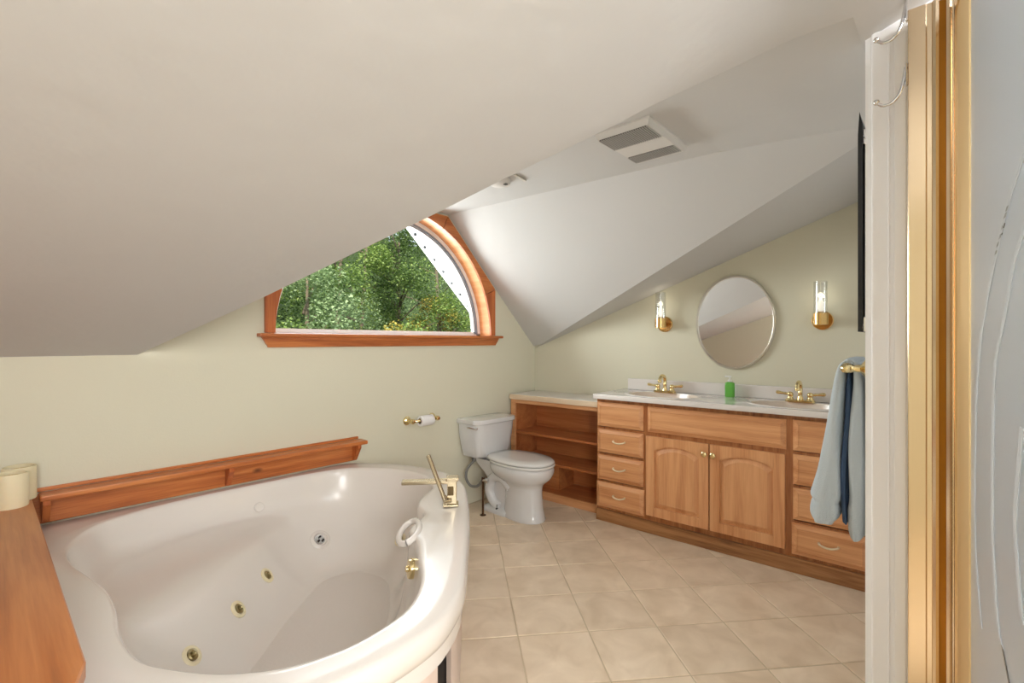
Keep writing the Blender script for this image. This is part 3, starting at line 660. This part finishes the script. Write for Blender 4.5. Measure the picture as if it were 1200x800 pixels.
# ================================================================== TOILET
to = thing('toilet', 'white two piece toilet with closed seat beside the bookcase', 'toilet', (2.59, DW-.0, 0), radians(-2))
def toilet(t):
    # local: +x along wall, -y into the room
    def egg(hw, y0, y1, z, k=.12, n=40, yw=.55):
        out = []
        for i in range(n):
            a = 2*pi*i/n; c, s_ = cos(a), sin(a); cy = y0+(y1-y0)*yw
            ry = (y1-cy) if s_ > 0 else (cy-y0)
            pw = 1.0 if s_ > 0 else .72
            out.append((hw*(abs(c)**(.92 if s_ > 0 else .7))*(1 if c > 0 else -1), -(cy+ry*(abs(s_)**pw)*(1 if s_ > 0 else -1)), z))
        return out
    bm = B()
    secs = [(.108, .33, .655, 0), (.110, .33, .66, .012), (.103, .335, .652, .03), (.095, .34, .640, .10), (.092, .34, .634, .17), (.095, .34, .634, .22), (.104, .325, .642, .248), (.130, .29, .668, .270), (.156, .255, .695, .293), (.171, .235, .710, .320), (.177, .225, .717, .340), (.177, .225, .718, .358), (.173, .23, .713, .372), (.162, .24, .702, .376)]
    loft(bm, [egg(*s_) for s_ in [(a, b, c, d) for a, b, c, d in secs]])
    obj('bowl', bm, M['porcelain'], t, True, 60)
    # trapway and rear foot
    bm = B(); f = []
    for hw, y0, y1, z in ((.105, .14, .42, 0), (.106, .14, .42, .014), (.100, .145, .42, .028), (.062, .17, .42, .045), (.055, .19, .42, .12), (.058, .17, .42, .20), (.075, .12, .40, .27), (.10, .07, .38, .33), (.11, .05, .36, .372)):
        f.append([(x, -y, z) for x, y in rrect(0, (y0+y1)/2, hw, (y1-y0)/2, min(hw, .05), 5)])
    loft(bm, f)
    tube(bm, smoothpts([(-.062, -.42, .20), (-.066, -.34, .26), (-.062, -.24, .24), (-.062, -.20, .15), (-.058, -.24, .07), (-.05, -.30, .04)], 5), .038, 12)
    tube(bm, smoothpts([(.062, -.42, .20), (.066, -.34, .26), (.062, -.24, .24), (.062, -.20, .15), (.058, -.24, .07), (.05, -.30, .04)], 5), .038, 12)
    obj('trapway', bm, M['porcelain'], t, True, 60)
    for x in (-.085, .085):
        bm = B(); lathe(bm, [(.011, 0), (.010, .008), (.004, .012), (.003, .035), (0, .036)], (x, -.30, .028), (0, 0, 1), 12); obj('floor_bolt', bm, M['black'], t, True, 40)
    bm = B(); loft(bm, [egg(.174, .225, .718, .378), egg(.179, .22, .724, .383), egg(.179, .22, .724, .392), egg(.175, .224, .720, .396)]); obj('seat', bm, M['seat'], t, True, 40)
    bm = B(); loft(bm, [egg(.172, .20, .718, .3985), egg(.177, .195, .723, .403), egg(.176, .196, .722, .411), egg(.164, .21, .708, .420), egg(.10, .28, .62, .424)]); obj('seat_lid', bm, M['seat'], t, True, 60)
    bm = B(); box(bm, -.09, -.05, -.225, -.19, .376, .408, .006); obj('hinge', bm, M['seat'], t)
    bm = B(); box(bm, .05, .09, -.225, -.19, .376, .408, .006); obj('hinge', bm, M['seat'], t)
    # tank: faceted front corners
    def tk(hx, y0, y1, z, c=.06):
        P = [(-hx, y0), (hx, y0), (hx, y1-c*.75), (hx-c*.55, y1-c*.2), (hx-c*1.3, y1), (-hx+c*1.3, y1), (-hx+c*.55, y1-c*.2), (-hx, y1-c*.75)]
        return [(x, -y, z) for x, y in P]
    bm = B(); loft(bm, [tk(.150, .03, .195, .384), tk(.175, .022, .205, .392), tk(.187, .018, .212, .44), tk(.200, .012, .222, .56), tk(.207, .010, .226, .632)])
    bmesh.ops.bevel(bm, geom=[e for e in bm.edges if abs((e.verts[0].co-e.verts[1].co).z) > .03], offset=.012, segments=3, affect='EDGES')
    obj('tank', bm, M['porcelain'], t, True, 50)
    bm = B(); loft(bm, [tk(.211, .006, .230, .633, .062), tk(.217, .004, .236, .640, .062), tk(.217, .004, .236, .660, .062), tk(.212, .008, .231, .668, .062), tk(.19, .03, .21, .671, .06)])
    obj('tank_lid', bm, M['porcelain'], t, True, 35)
    bm = B(); lathe(bm, [(.012, 0), (.012, .006), (.007, .010), (.007, .018)], (-.186, -.190, .61), (-.7, -.7, 0), 14)
    tube(bm, [(-.196, -.203, .61), (-.214, -.180, .612), (-.226, -.140, .616)], [.006, .0055, .007], 10); obj('flush_lever', bm, M['chrome'], t, True, 40)
toilet(to)
ws = thing('water_supply', 'grey braided toilet supply hose with shutoff valve on a copper floor pipe', 'pipe', (2.40, DW-.25, 0))
bm = B(); lathe(bm, [(.022, .001), (.022, .004), (.008, .008)], n=16); lathe(bm, [(.008, 0), (.008, .23), (.011, .235), (.011, .27), (0, .272)], n=12); obj('riser_pipe', bm, M['copper'], ws, True, 40)
bm = B(); lathe(bm, [(.012, 0), (.012, .025), (.018, .028), (.018, .040), (0, .041)], (0, 0, .25), (.3, -.95, 0), 12); obj('shutoff_valve', bm, M['chrome'], ws, True, 40)
bm = B(); tube(bm, smoothpts([(.0, .01, .245), (-.01, .05, .20), (-.03, .10, .20), (-.035, .14, .25), (-.01, .15, .31), (.035, .13, .362)], 6), .0095, 8); lathe(bm, [(.016, 0), (.018, .012), (.018, .03), (0, .031)], (.035, .13, .357), (0, 0, 1), 12); obj('supply_hose', bm, M['hose'], ws, True, 40)
bm = B(); box(bm, 1.76, 2.36, DW-.014, DW-.0005, 0, .085, .003); struct(obj('baseboard_window', bm, M['cedar_x']))

# ================================================================== BOOKCASE
bk = thing('bookcase', 'low open birch bookcase in the corner between toilet and vanity', 'bookcase', VO, VA)
def bookcase(t):
    D = .348; Wd = .868; x0 = .015
    def part(name, m, *bxs, bev=.0015):
        bm = B()
        for b_ in bxs: box(bm, *b_, bev=bev)
        return obj(name, bm, m, t)
    part('side_panel', M['shelfwood'], (x0, x0+.018, -D+.018, -.002, 0, .765)); part('side_panel', M['shelfwood'], (Wd-.018, Wd, -D+.018, -.002, 0, .765))
    part('back_panel', M['shelfwood'], (x0+.018, Wd-.018, -.02, -.004, .06, .765))
    part('face_frame', M['oak_x'], (x0, x0+.045, -D, -D+.018, 0, .765), (Wd-.03, Wd, -D, -D+.018, .0, .765), (x0+.045, Wd-.03, -D, -D+.018, .735, .765), (x0+.045, Wd-.03, -D, -D+.018, 0, .062))
    for z in (.503, .288, .060): part('shelf', M['shelfwood'], (x0+.018, Wd-.018, -D+.02, -.02, z-.018, z))
    part('pipe_box', M['shelfwood'], (x0+.018, .42, -.24, -.02, .06, .27))
bookcase(bk)
bt = thing('laminate_worktop', 'pale laminate top with wooden edge lying on the low bookcase', 'worktop', VO, VA)
bm = B(); box(bm, .012, .872, -.362, -.001, .766, .808, .003); obj('top_slab', bm, M['laminate'], bt)
bm = B(); box(bm, .012, .872, -.366, -.3625, .768, .806, .001); obj('wood_edging', bm, M['laminate_wood'], bt)

# ================================================================== VANITY
vn = thing('vanity_cabinet', 'long honey oak double vanity cabinet with raised panel drawers and doors', 'cabinet', VO, VA)
FY = -.428
def vanity(t):
    A0, A1 = .876, 2.50
    bm = B(); box(bm, A0, A1, FY+.018, -.003, .02, .843); obj('carcass', bm, M['oak_x'], t)
    bm = B()
    for a, b, c, d in ((A0, .890, .08, .843), (1.222, 1.262, .08, .843), (2.034, 2.080, .08, .843), (2.40, A1, .08, .843)): box(bm, a, b, FY-.001, FY+.019, c, d, .001)
    for x0, x1 in ((.890, 1.222), (1.262, 2.034), (2.080, 2.40)): box(bm, x0, x1, FY, FY+.018, .815, .843, .001); box(bm, x0, x1, FY, FY+.018, .08, .118, .001)
    for z in (.265, .455, .638):
        for x0, x1 in ((.890, 1.222), (2.080, 2.40)): box(bm, x0, x1, FY, FY+.018, z-.012, z+.012, .001)
    box(bm, 1.262, 2.034, FY, FY+.018, .625, .655, .001)
    obj('face_frame', bm, M['oak_dark'], t)
    bm = B(); box(bm, A0, A1, -.446, -.03, 0, .080, .002); obj('base_board', bm, M['oak_kick'], t)
    def raised(a0, a1, z0, z1, name, m):
        bm = B(); R = lambda i, y: [(a0+i, y, z0+i), (a1-i, y, z0+i), (a1-i, y, z1-i), (a0+i, y, z1-i)]
        loft(bm, [R(.0, FY-.001), R(0, FY-.009), R(.002, FY-.011), R(.006, FY-.011), R(.026, FY-.022), R(.0275, FY-.0195), R(.03, FY-.0190)])
        return obj(name, bm, m, t)
    def pull(p, cx, z):
        bm = B(); y = FY-.019; pts = smoothpts([(cx-.042, y, z+.004), (cx-.040, y-.014, z+.003), (cx-.02, y-.022, z-.003), (cx, y-.024, z-.005), (cx+.02, y-.022, z-.003), (cx+.040, y-.014, z+.003), (cx+.042, y, z+.004)], 4)
        tube(bm, pts, [.007]+[.0055]*(len(pts)-2)+[.007], 8); obj('pull', bm, M['pullmetal'], p, True, 60)
    for a0, a1 in ((.880, 1.226), (2.074, 2.405)):
        raised(a0+.003, a1-.003, .655, .820, 'false_front', M['oak_x'])
        for z0, z1 in ((.474, .635), (.286, .455), (.098, .267)):
            d = raised(a0+(0 if z0 > .1 else -.006)+.003, a1-(0 if z0 > .1 else -.004)-.003, z0, z1, 'drawer', M['oak_x']); pull(d, (a0+a1)/2, (z0+z1)/2+.004)
    raised(1.252, 2.045, .655, .818, 'false_front', M['oak_x'])
    def door(a0, a1, knob):
        z0, z1 = .116, .628; st = .056; N = 16
        def arch(i, n=N):
            xl, xr, zb = a0+st+i, a1-st-i, z0+.058+i; zs, zp = z1-.090-i, z1-.050-i
            P = [(xl, zb), (xr, zb)]
            for k in range(n+1):
                u = k/n; x = xr+(xl-xr)*u; P.append((x, zs+(zp-zs)*max(0, sin(pi*u))**.65))
            return P
        bm = B(); y0, y1 = FY-.001, FY-.0195
        box(bm, a0, a0+st, y1, y0, z0, z1, .002); box(bm, a1-st, a1, y1, y0, z0, z1, .002); box(bm, a0+st, a1-st, y1, y0, z0, z0+.058, .002)
        P = arch(0); top = P[2:]
        for k in range(len(top)-1):
            (xa, za), (xb, zb_) = top[k], top[k+1]
            loft(bm, [[(xa, y, za), (xb, y, zb_), (xb, y, z1), (xa, y, z1)] for y in (y0, y1)])
        d = obj('door', bm, M['oak_z'], t)
        bm = B(); L = [[(x, y, z) for x, z in arch(i)] for i, y in ((0, FY-.001), (0, FY-.006), (.007, FY-.006), (.031, FY-.0185), (.0325, FY-.0170), (.035, FY-.0170))]
        loft(bm, L); obj('raised_panel', bm, M['oak_z'], d)
        bm = B(); lathe(bm, [(.010, 0), (.009, .003), (.006, .008), (.010, .013), (.0165, .018), (.0165, .023), (.010, .028), (0, .029)], (knob, y1, z1-.060), (0, -1, 0), 18); obj('knob', bm, M['brass'], d, True, 40)
    door(1.244, 1.638, 1.618); door(1.645, 2.040, 1.668)
vanity(vn)
# countertop with two moulded basins
ct = thing('vanity_countertop', 'white cultured marble countertop with two oval basins on the oak vanity', 'countertop', VO, VA)
def countertop(t):
    zt = .877; A0, A1 = .866, 2.508; yb, yf = -.002, -.470
    cells = [(A0, 1.68, 1.27, -.25, .235, .160), (1.68, A1, 2.06, -.25, .235, .160)]
    bm = B(); n = 64
    for a0, a1, cx, cy, rx, ry in cells:
        def edge(k):
            a = 2*pi*k/n; dx, dy = cos(a), sin(a)
            tx = ((a1-cx) if dx > 0 else (cx-a0))/max(abs(dx), 1e-9); ty = ((yb-cy) if dy > 0 else (cy-yf))/max(abs(dy), 1e-9)
            t_ = min(tx, ty); return (cx+dx*t_, cy+dy*t_)
        E = [edge(k) for k in range(n)]
        # snap corners
        for X in (a0, a1):
            for Y in (yb, yf):
                k = min(range(n), key=lambda q: (E[q][0]-X)**2+(E[q][1]-Y)**2); E[k] = (X, Y)
        el = lambda f, z: [(cx+rx*f*cos(2*pi*k/n), cy+ry*f*sin(2*pi*k/n), z) for k in range(n)]
        loft(bm, [[(x, y, zt) for x, y in E], el(1.12, zt), el(1.10, zt+.003), el(1.05, zt+.004), el(1.0, zt+.001)], cap0=False, cap1=False)
    # edges and underside
    box(bm, A0, A1, yf-.004, yf+.016, zt-.033, zt-.0002, .004); box(bm, A0-.0005, A0+.016, yf, yb, zt-.033, zt-.0002, .003); box(bm, A1-.016, A1, yf, yb, zt-.033, zt-.0002, .003)
    obj('countertop_slab', bm, M['marble'], t, True, 35)
    for a0, a1, cx, cy, rx, ry in cells:
        el = lambda f, z: [(cx+rx*f*cos(2*pi*k/n), cy+ry*f*sin(2*pi*k/n), z) for k in range(n)]
        bm = B(); loft(bm, [el(1.0, zt+.001), el(.985, zt-.008), el(.95, zt-.035), el(.86, zt-.075), el(.68, zt-.108), el(.42, zt-.125), el(.1, zt-.130)], cap0=False); o = obj('basin', bm, M['basin'], t, True)
        bm = B(); lathe(bm, [(.022, 0), (.022, .003), (.016, .003), (.012, .009), (0, .010)], (cx, cy, zt-.130), n=18); obj('drain', bm, M['brass'], o, True, 40)
    bm = B(); box(bm, .905, A1, -.022, -.002, zt+.0005, zt+.082, .004); obj('backsplash', bm, M['marble'], t)
countertop(ct)
# basin faucets
def basin_faucet(a, label):
    t = thing('basin_faucet', label, 'faucet', vloc(a, .085, .8785), VA, 'brass basin faucets')
    bm = B(); 
    loft(bm, [[(x, y, z) for x, y in rrect(0, 0, .078-i, .026-i, .020-i, 5)] for z, i in ((0, 0), (.010, 0), (.014, .004))])
    obj('base_plate', bm, M['brass'], t, True, 40)
    bm = B(); lathe(bm, [(.019, .012), (.016, .022), (.0125, .035), (.012, .055), (.014, .058)], n=18)
    tube(bm, smoothpts([(0, 0, .05), (0, .004, .085), (0, -.012, .112), (0, -.045, .120), (0, -.078, .108), (0, -.090, .088)], 5), [.0125]*20+[.0115]*6, 14)
    lathe(bm, [(.0125, 0), (.014, .004), (.013, .018), (.009, .019)], (0, -.090, .092), (0, 0, -1), 14)
    obj('spout', bm, M['brass'], t, True, 50)
    bm = B(); lathe(bm, [(.003, 0), (.003, .03), (.007, .036), (.005, .044), (0, .045)], (0, .020, .012), n=10); obj('lift_rod', bm, M['brass'], t, True)
    for sx in (-1, 1):
        bm = B(); lathe(bm, [(.021, .012), (.017, .022), (.013, .030), (.016, .038), (.017, .048), (.012, .056), (0, .060)], (sx*.052, 0, 0), (0, 0, 1), 18)
        lathe(bm, [(.008, 0), (.007, .015), (.0095, .022), (.007, .028), (.0085, .045), (.011, .060), (.010, .070), (0, .076)], (sx*.056, 0, .045), (sx, 0, .10), 12)
        obj('lever_handle', bm, M['brass'], t, True, 50)
basin_faucet(1.222, 'polished brass two handle faucet at the basin nearer the bookcase')
basin_faucet(2.055, 'polished brass two handle faucet at the basin nearer the towel')
# soap
sp = thing('soap_bottle', 'clear pump bottle of green hand soap standing between the two basins', 'bottle', vloc(1.655, .075, .878), VA)
bm = B(); loft(bm, [[(x, y, z) for x, y in rrect(0, 0, hx, hy, r, 5)] for z, hx, hy, r in ((0, .026, .017, .012), (.003, .029, .019, .014), (.085, .029, .019, .014), (.094, .026, .017, .014), (.099, .012, .012, .0115))]); obj('liquid_body', bm, M['soap'], sp, True, 40)
bm = B(); lathe(bm, [(.013, .0995), (.013, .112), (.005, .113), (.005, .128)], n=14); box(bm, -.030, .010, -.007, .007, .128, .138, .003); obj('pump', bm, M['whiteplastic'], sp, True, 40)

# ================================================================== WALL THINGS
mi = thing('wall_mirror', 'oval wall mirror with thin silver rim above the countertop', 'mirror', vloc(1.664, 0, 1.367), VA)
def ovr(rx, rz, y, n=72): return [(rx*cos(2*pi*k/n), y, rz*sin(2*pi*k/n)) for k in range(n)]
bm = B(); loft(bm, [ovr(.243, .306, -.001), ovr(.247, .310, -.006), ovr(.247, .310, -.020), ovr(.243, .306, -.024), ovr(.236, .299, -.024), ovr(.233, .296, -.020), ovr(.233, .296, -.012)], cap1=False); obj('rim', bm, M['silver'], mi, True, 40)
bm = B(); bm.faces.new([bm.verts.new(p) for p in ovr(.234, .297, -.014)]); obj('mirror_glass', bm, M['mirror'], mi)
def sconce(a, label):
    t = thing('wall_sconce', label, 'lamp', vloc(a, 0, 1.365), VA, 'brass wall sconces')
    bm = B(); lathe(bm, [(.056, 0), (.056, .010), (.052, .013), (.048, .011), (.014, .012), (.010, .016)], (0, 0, 0), (0, -1, 0), 32); obj('back_plate', bm, M['antique'], t, True, 35)
    bm = B(); tube(bm, [(0, -.01, 0), (0, -.05, 0)], .008, 10); lathe(bm, [(.032, -.028), (.039, -.026), (.039, .040), (.036, .040), (.036, -.015), (0, -.015)], (0, -.082, 0), n=32); obj('cup', bm, M['antique'], t, True, 35)
    bm = B(); lathe(bm, [(.014, -.014), (.014, .045), (.011, .050)], (0, -.082, 0), n=16); obj('socket', bm, M['antique'], t, True, 40)
    bm = B(); n = 32
    loft(bm, [[(r*cos(2*pi*k/n), -.082+r*sin(2*pi*k/n), z) for k in range(n)] for r, z in ((.0355, -.01), (.0355, .225), (.0335, .225), (.0335, -.01), (.0355, -.01))], cap0=False, cap1=False); obj('glass_shade', bm, M['shade'], t, True, 40)
    bm = B(); lathe(bm, [(.010, .046), (.014, .060), (.017, .080), (.015, .105), (.008, .125), (0, .13)], (0, -.082, 0), n=16); obj('bulb', bm, M['bulb'], t, True)
    l = bpy.data.lights.new('sconce_light', 'POINT'); l.energy = .13; l.color = (1, .9, .72); l.shadow_soft_size = .02; lo = bpy.data.objects.new('sconce_light', l); C.objects.link(lo); lo.parent = t; lo.location = (0, -.082, .15)
sconce(1.190, 'brass wall sconce with clear glass tube left of the mirror')
sconce(2.158, 'brass wall sconce with clear glass tube right of the mirror')
# ceiling fan grille
ve = thing('ceiling_vent', 'white plastic bathroom fan cover with two slotted grilles on the ceiling', 'vent', (2.022, 1.016, 2.165))
def vent(t):
    hx, hy = .199, .131
    R = lambda a, b, z: [(-a, -b, z), (a, -b, z), (a, b, z), (-a, b, z)]
    bm = B(); loft(bm, [R(hx, hy, 0), R(hx, hy, -.010), R(hx-.004, hy-.004, -.013), R(hx-.012, hy-.012, -.032), R(hx-.014, hy-.014, -.034)]); obj('cover', bm, M['grille'], t)
    for x0, x1, nm in ((-.186, -.048, 'grille'), (.078, .165, 'grille')):
        bm = B(); box(bm, x0, x1, -.112, .112, -.0355, -.0335); g = obj('grille', bm, M['grilledark'], t)
        bm = B(); n = 22
        for k in range(n+1):
            y = -.112+.224*k/n; box(bm, x0, x1, y-.0020, y+.0020, -.0395, -.035)
        obj('slats', bm, M['slat'], g)['kind'] = 'stuff'
vent(ve)
de = thing('smoke_alarm', 'small round white alarm on the dormer ceiling near the window', 'alarm', (1.995, 1.885, 2.165))
bm = B(); lathe(bm, [(.062, 0), (.062, .014), (.056, .026), (.04, .032), (0, .034)], (0, 0, 0), (0, 0, -1), 28); obj('alarm_body', bm, M['grille'], de, True, 35)
bm = B(); box(bm, -.010, .010, -.055, -.035, -.036, -.03, .002); obj('test_button', bm, M['grilledark'], de)
cs_ = thing('ceiling_slot', 'thin grey slot fitting on the ceiling beside the round alarm', 'fitting', (2.03, 1.76, 2.165), radians(10))
bm = B(); box(bm, -.055, .055, -.008, .008, -.010, 0, .002); obj('slot_cover', bm, M['silver'], cs_)
# black framed panel on the stub wall
pn = thing('framed_panel', 'slim black framed panel hung edge-on above the towel bar', 'picture', (1.79, .165, 1.24))
bm = B(); loft(bm, [[(x, .012, .03), (x, .024, .03), (x, .024, .63), (x, .020, .70), (x, .012, .66)] for x in (0, .42)]); obj('frame', bm, M['black'], pn)
bm = B(); box(bm, .02, .40, .0243, .0255, .05, .60); obj('mirror_face', bm, M['mirror'], pn)
for z in (.03, .60):
    bm = B(); box(bm, .004, .03, 0, .012, z, z+.045, .002); lathe(bm, [(.004, 0), (.004, .008)], (.0, .006, z+.02), (-1, 0, 0), 8); obj('hinge_bracket', bm, M['chrome'], pn)
# towel bar
tb = thing('towel_bar', 'polished brass towel bar on the white wall beside the shower', 'towel bar', (1.80, .165, 1.157))
for x in (0, .46):
    bm = B(); lathe(bm, [(.030, 0), (.030, .005), (.022, .010), (.012, .018), (.010, .034), (.014, .042), (.017, .052), (.014, .062), (.006, .066), (0, .067)], (x, 0, 0), (0, 1, 0), 20); obj('post', bm, M['brass'], tb, True, 40)
bm = B(); tube(bm, [(-.012, .052, 0), (.472, .052, 0)], .0085, 12); lathe(bm, [(.009, 0), (.014, .004), (.015, .012), (.010, .020), (.012, .026), (.006, .033), (0, .034)], (-.010, .052, 0), (-1, 0, 0), 14); obj('rail', bm, M['brass'], tb, True, 40)
# towel: two hanging folds over the rail
tw = thing('bath_towel', 'blue grey terry bath towel folded over the brass towel bar', 'towel', (1.83, .217, 1.157))
def towel(t):
    def sheet(path, wid, name, m, seed, x0=.0, ln=.30):
        bm = B(); n = 40; rings = []
        for k, (y, z, th_) in enumerate(path):
            f = k/(len(path)-1); R = []
            for q in range(n):
                a = 2*pi*q/n; cx = cos(a); sx = sin(a)
                X = x0+ln/2+(ln/2)*(abs(cx)**.35)*(1 if cx > 0 else -1)
                Yq = (th_/2)*(abs(sx)**.7)*(1 if sx > 0 else -1)
                wv = noise.noise(Vector((X*9+seed, z*3.5, seed+sx)))*.014*min(1, abs(z)*3)
                X += noise.noise(Vector((z*5, seed, sx*2)))*.012*min(1, abs(z)*3)
                R.append((X, y+Yq+wv, z+noise.noise(Vector((X*12, seed*3, 1)))*.012*(1 if k in (0,) else .4)))
            rings.append(R)
        loft(bm, rings); obj(name, bm, m, t, True, 70)
    def dense(P, k=5):
        return [tuple(v) for v in smoothpts(P, k)]
    sheet(dense([(.072, -.505, .050), (.070, -.485, .082), (.066, -.455, .086), (.064, -.440, .072), (.066, -.425, .090), (.062, -.400, .088), (.055, -.33, .074), (.048, -.24, .062), (.038, -.13, .048), (.026, -.03, .034), (.018, .012, .022), (.008, .022, .016)]), .3, 'outer_fold', M['towel'], 3.1)
    sheet(dense([(-.020, -.545, .026), (-.022, -.52, .042), (-.021, -.46, .046), (-.022, -.42, .040), (-.020, -.30, .040), (-.019, -.15, .036), (-.021, -.05, .028), (-.017, .008, .020), (-.006, .022, .014)]), .3, 'inner_fold', M['towel'], 8.3)
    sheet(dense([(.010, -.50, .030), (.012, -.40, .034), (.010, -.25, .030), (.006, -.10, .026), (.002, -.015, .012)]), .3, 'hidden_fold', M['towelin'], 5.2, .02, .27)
    sheet(dense([(.0, .010, .034), (.0, .020, .040), (.0, .027, .026)], 4), .3, 'top_fold', M['towel'], 1.4)
towel(tw)

# ================================================================== SHOWER ENCLOSURE
se = thing('shower_enclosure', 'polished brass framed shower door with frosted etched glass', 'shower door', (0, 0, 0))
def shower(t):
    # jamb profile, facing -x; widths run along y from the wall side (.066) to the glass side (-.029)
    prof = [(1.731, .066), (1.650, .066), (1.648, .064), (1.648, .030), (1.650, .027), (1.650, .018), (1.645, .016), (1.641, .010), (1.643, .004), (1.658, .002), (1.660, -.005), (1.658, -.008), (1.643, -.010), (1.640, -.016), (1.643, -.021), (1.648, -.022), (1.648, -.028), (1.66, -.028), (1.66, -.072), (1.731, -.072)]
    bm = B(); prism(bm, prof, 'z', .02, 2.12); obj('wall_jamb', bm, M['brass_frame'], t, True, 25)
    bm = B(); box(bm, 1.6545, 1.6585, -.0085, .0025, .02, 2.12); obj('jamb_groove', bm, M['brass_groove'], t)
    # glass runs towards the viewer
    P0 = Vector((1.640, -.034, 0)); d = Vector((-1, -.08, 0)).normalized(); nn = Vector((-d.y, d.x, 0))
    def pt(s_, off, z): q = P0+d*s_+nn*off; return (q.x, q.y, z)
    L = .80
    bm = B(); loft(bm, [[pt(s_, o_, z) for s_, o_ in ((.0, -.003), (L, -.003), (L, .003), (0, .003))] for z in (.06, 2.06)]); gl = obj('glass_panel', bm, M['frost'], t)
    bm = B(); loft(bm, [[pt(s_, o_, z) for s_, o_ in ((.02, -.006), (.21, -.006), (.21, .006), (.02, .006))] for z in (.06, 2.06)]); obj('brass_blur_strip', bm, M['brass_blur'], t)  # added satin strip imitating the brass reflection blurred in the frosted glass
    for (a, b, z0, z1) in ((0, .02, .03, 2.09), (L-.02, L, .03, 2.09), (0, L, .03, .06), (0, L, 2.06, 2.09)):
        bm = B(); loft(bm, [[pt(s_, o_, z) for s_, o_ in ((a, -.010), (b, -.010), (b, .010), (a, .010))] for z in (z0, z1)]); obj('door_frame', bm, M['brass_frame'], t)
    bm = B(); box(bm, .35, 1.70, -.20, -.03, 0, .030, .004); o = struct(obj('trim_3', bm, M['white']))
    side = 1 if Vector((.3, .3, 0)).dot(nn) > 0 else -1
    def strip(pts, w, name, m):
        bm = B(); pts = smoothpts([(a, b, 0) for a, b in pts], 8); f = []
        for p, q in zip(pts, pts[1:]):
            loft(bm, [[pt(a, side*.0031, z), pt(a+w, side*.0031, z), pt(a+w, side*.0042, z), pt(a, side*.0042, z)] for a, z in ((p.x, p.y), (q.x, q.y))])
        obj(name, bm, m, gl)
    # drawn in metres along the glass and up
    strip([(.676, 1.499), (.647, 1.484), (.575, 1.45), (.491, 1.393), (.373, 1.29), (.307, 1.197), (.267, 1.071), (.256, .885), (.277, .783), (.336, .689)], .02, 'etched_line', M['etch'])
    strip([(.69, 1.402), (.662, 1.385), (.61, 1.352), (.545, 1.273), (.477, 1.203), (.454, 1.097), (.447, .939), (.462, .852), (.498, .765), (.532, .749)], .02, 'etched_line', M['etch'])
    strip([(.662, 1.12), (.62, .988), (.636, .916), (.662, .85)], .02, 'etched_line', M['etch'])
    for a, z in ((.569, 1.449), (.557, 1.441), (.538, 1.427), (.519, 1.415), (.498, 1.405), (.484, 1.394)):
        strip([(a+.006, z), (a-.004, z-.006)], .016, 'etched_dash', M['etchdark'])
    strip([(.532, .749), (.555, .735), (.585, .717)], .012, 'etched_dash', M['etchdark'])
shower(se)
def hook(z, label, sc=1):
    t = thing('robe_hook', label, 'hook', (1.655, .066, z), 0, 'chrome robe hooks')
    bm = B(); box(bm, -.008, .008, .0005, .005, -.005, .055, .002); obj('mounting_plate', bm, M['chrome'], t)
    bm = B(); pts = smoothpts([(0, .004, .045), (0, .009, .01), (0, .018, -.022), (0, .034, -.040), (0, .052, -.042), (0, .066, -.030)], 6); tube(bm, [(p.x, p.y, p.z) for p in pts], .0042, 10)
    lathe(bm, [(.001, -.008), (.006, -.005), (.008, 0), (.006, .005), (.001, .008)], (0, .067, -.028), (0, 0, 1), 12); obj('hook_arm', bm, M['chrome'], t, True, 60)
hook(2.10, 'upper chrome robe hook on the brass shower frame')
hook(1.928, 'lower chrome robe hook on the brass shower frame')
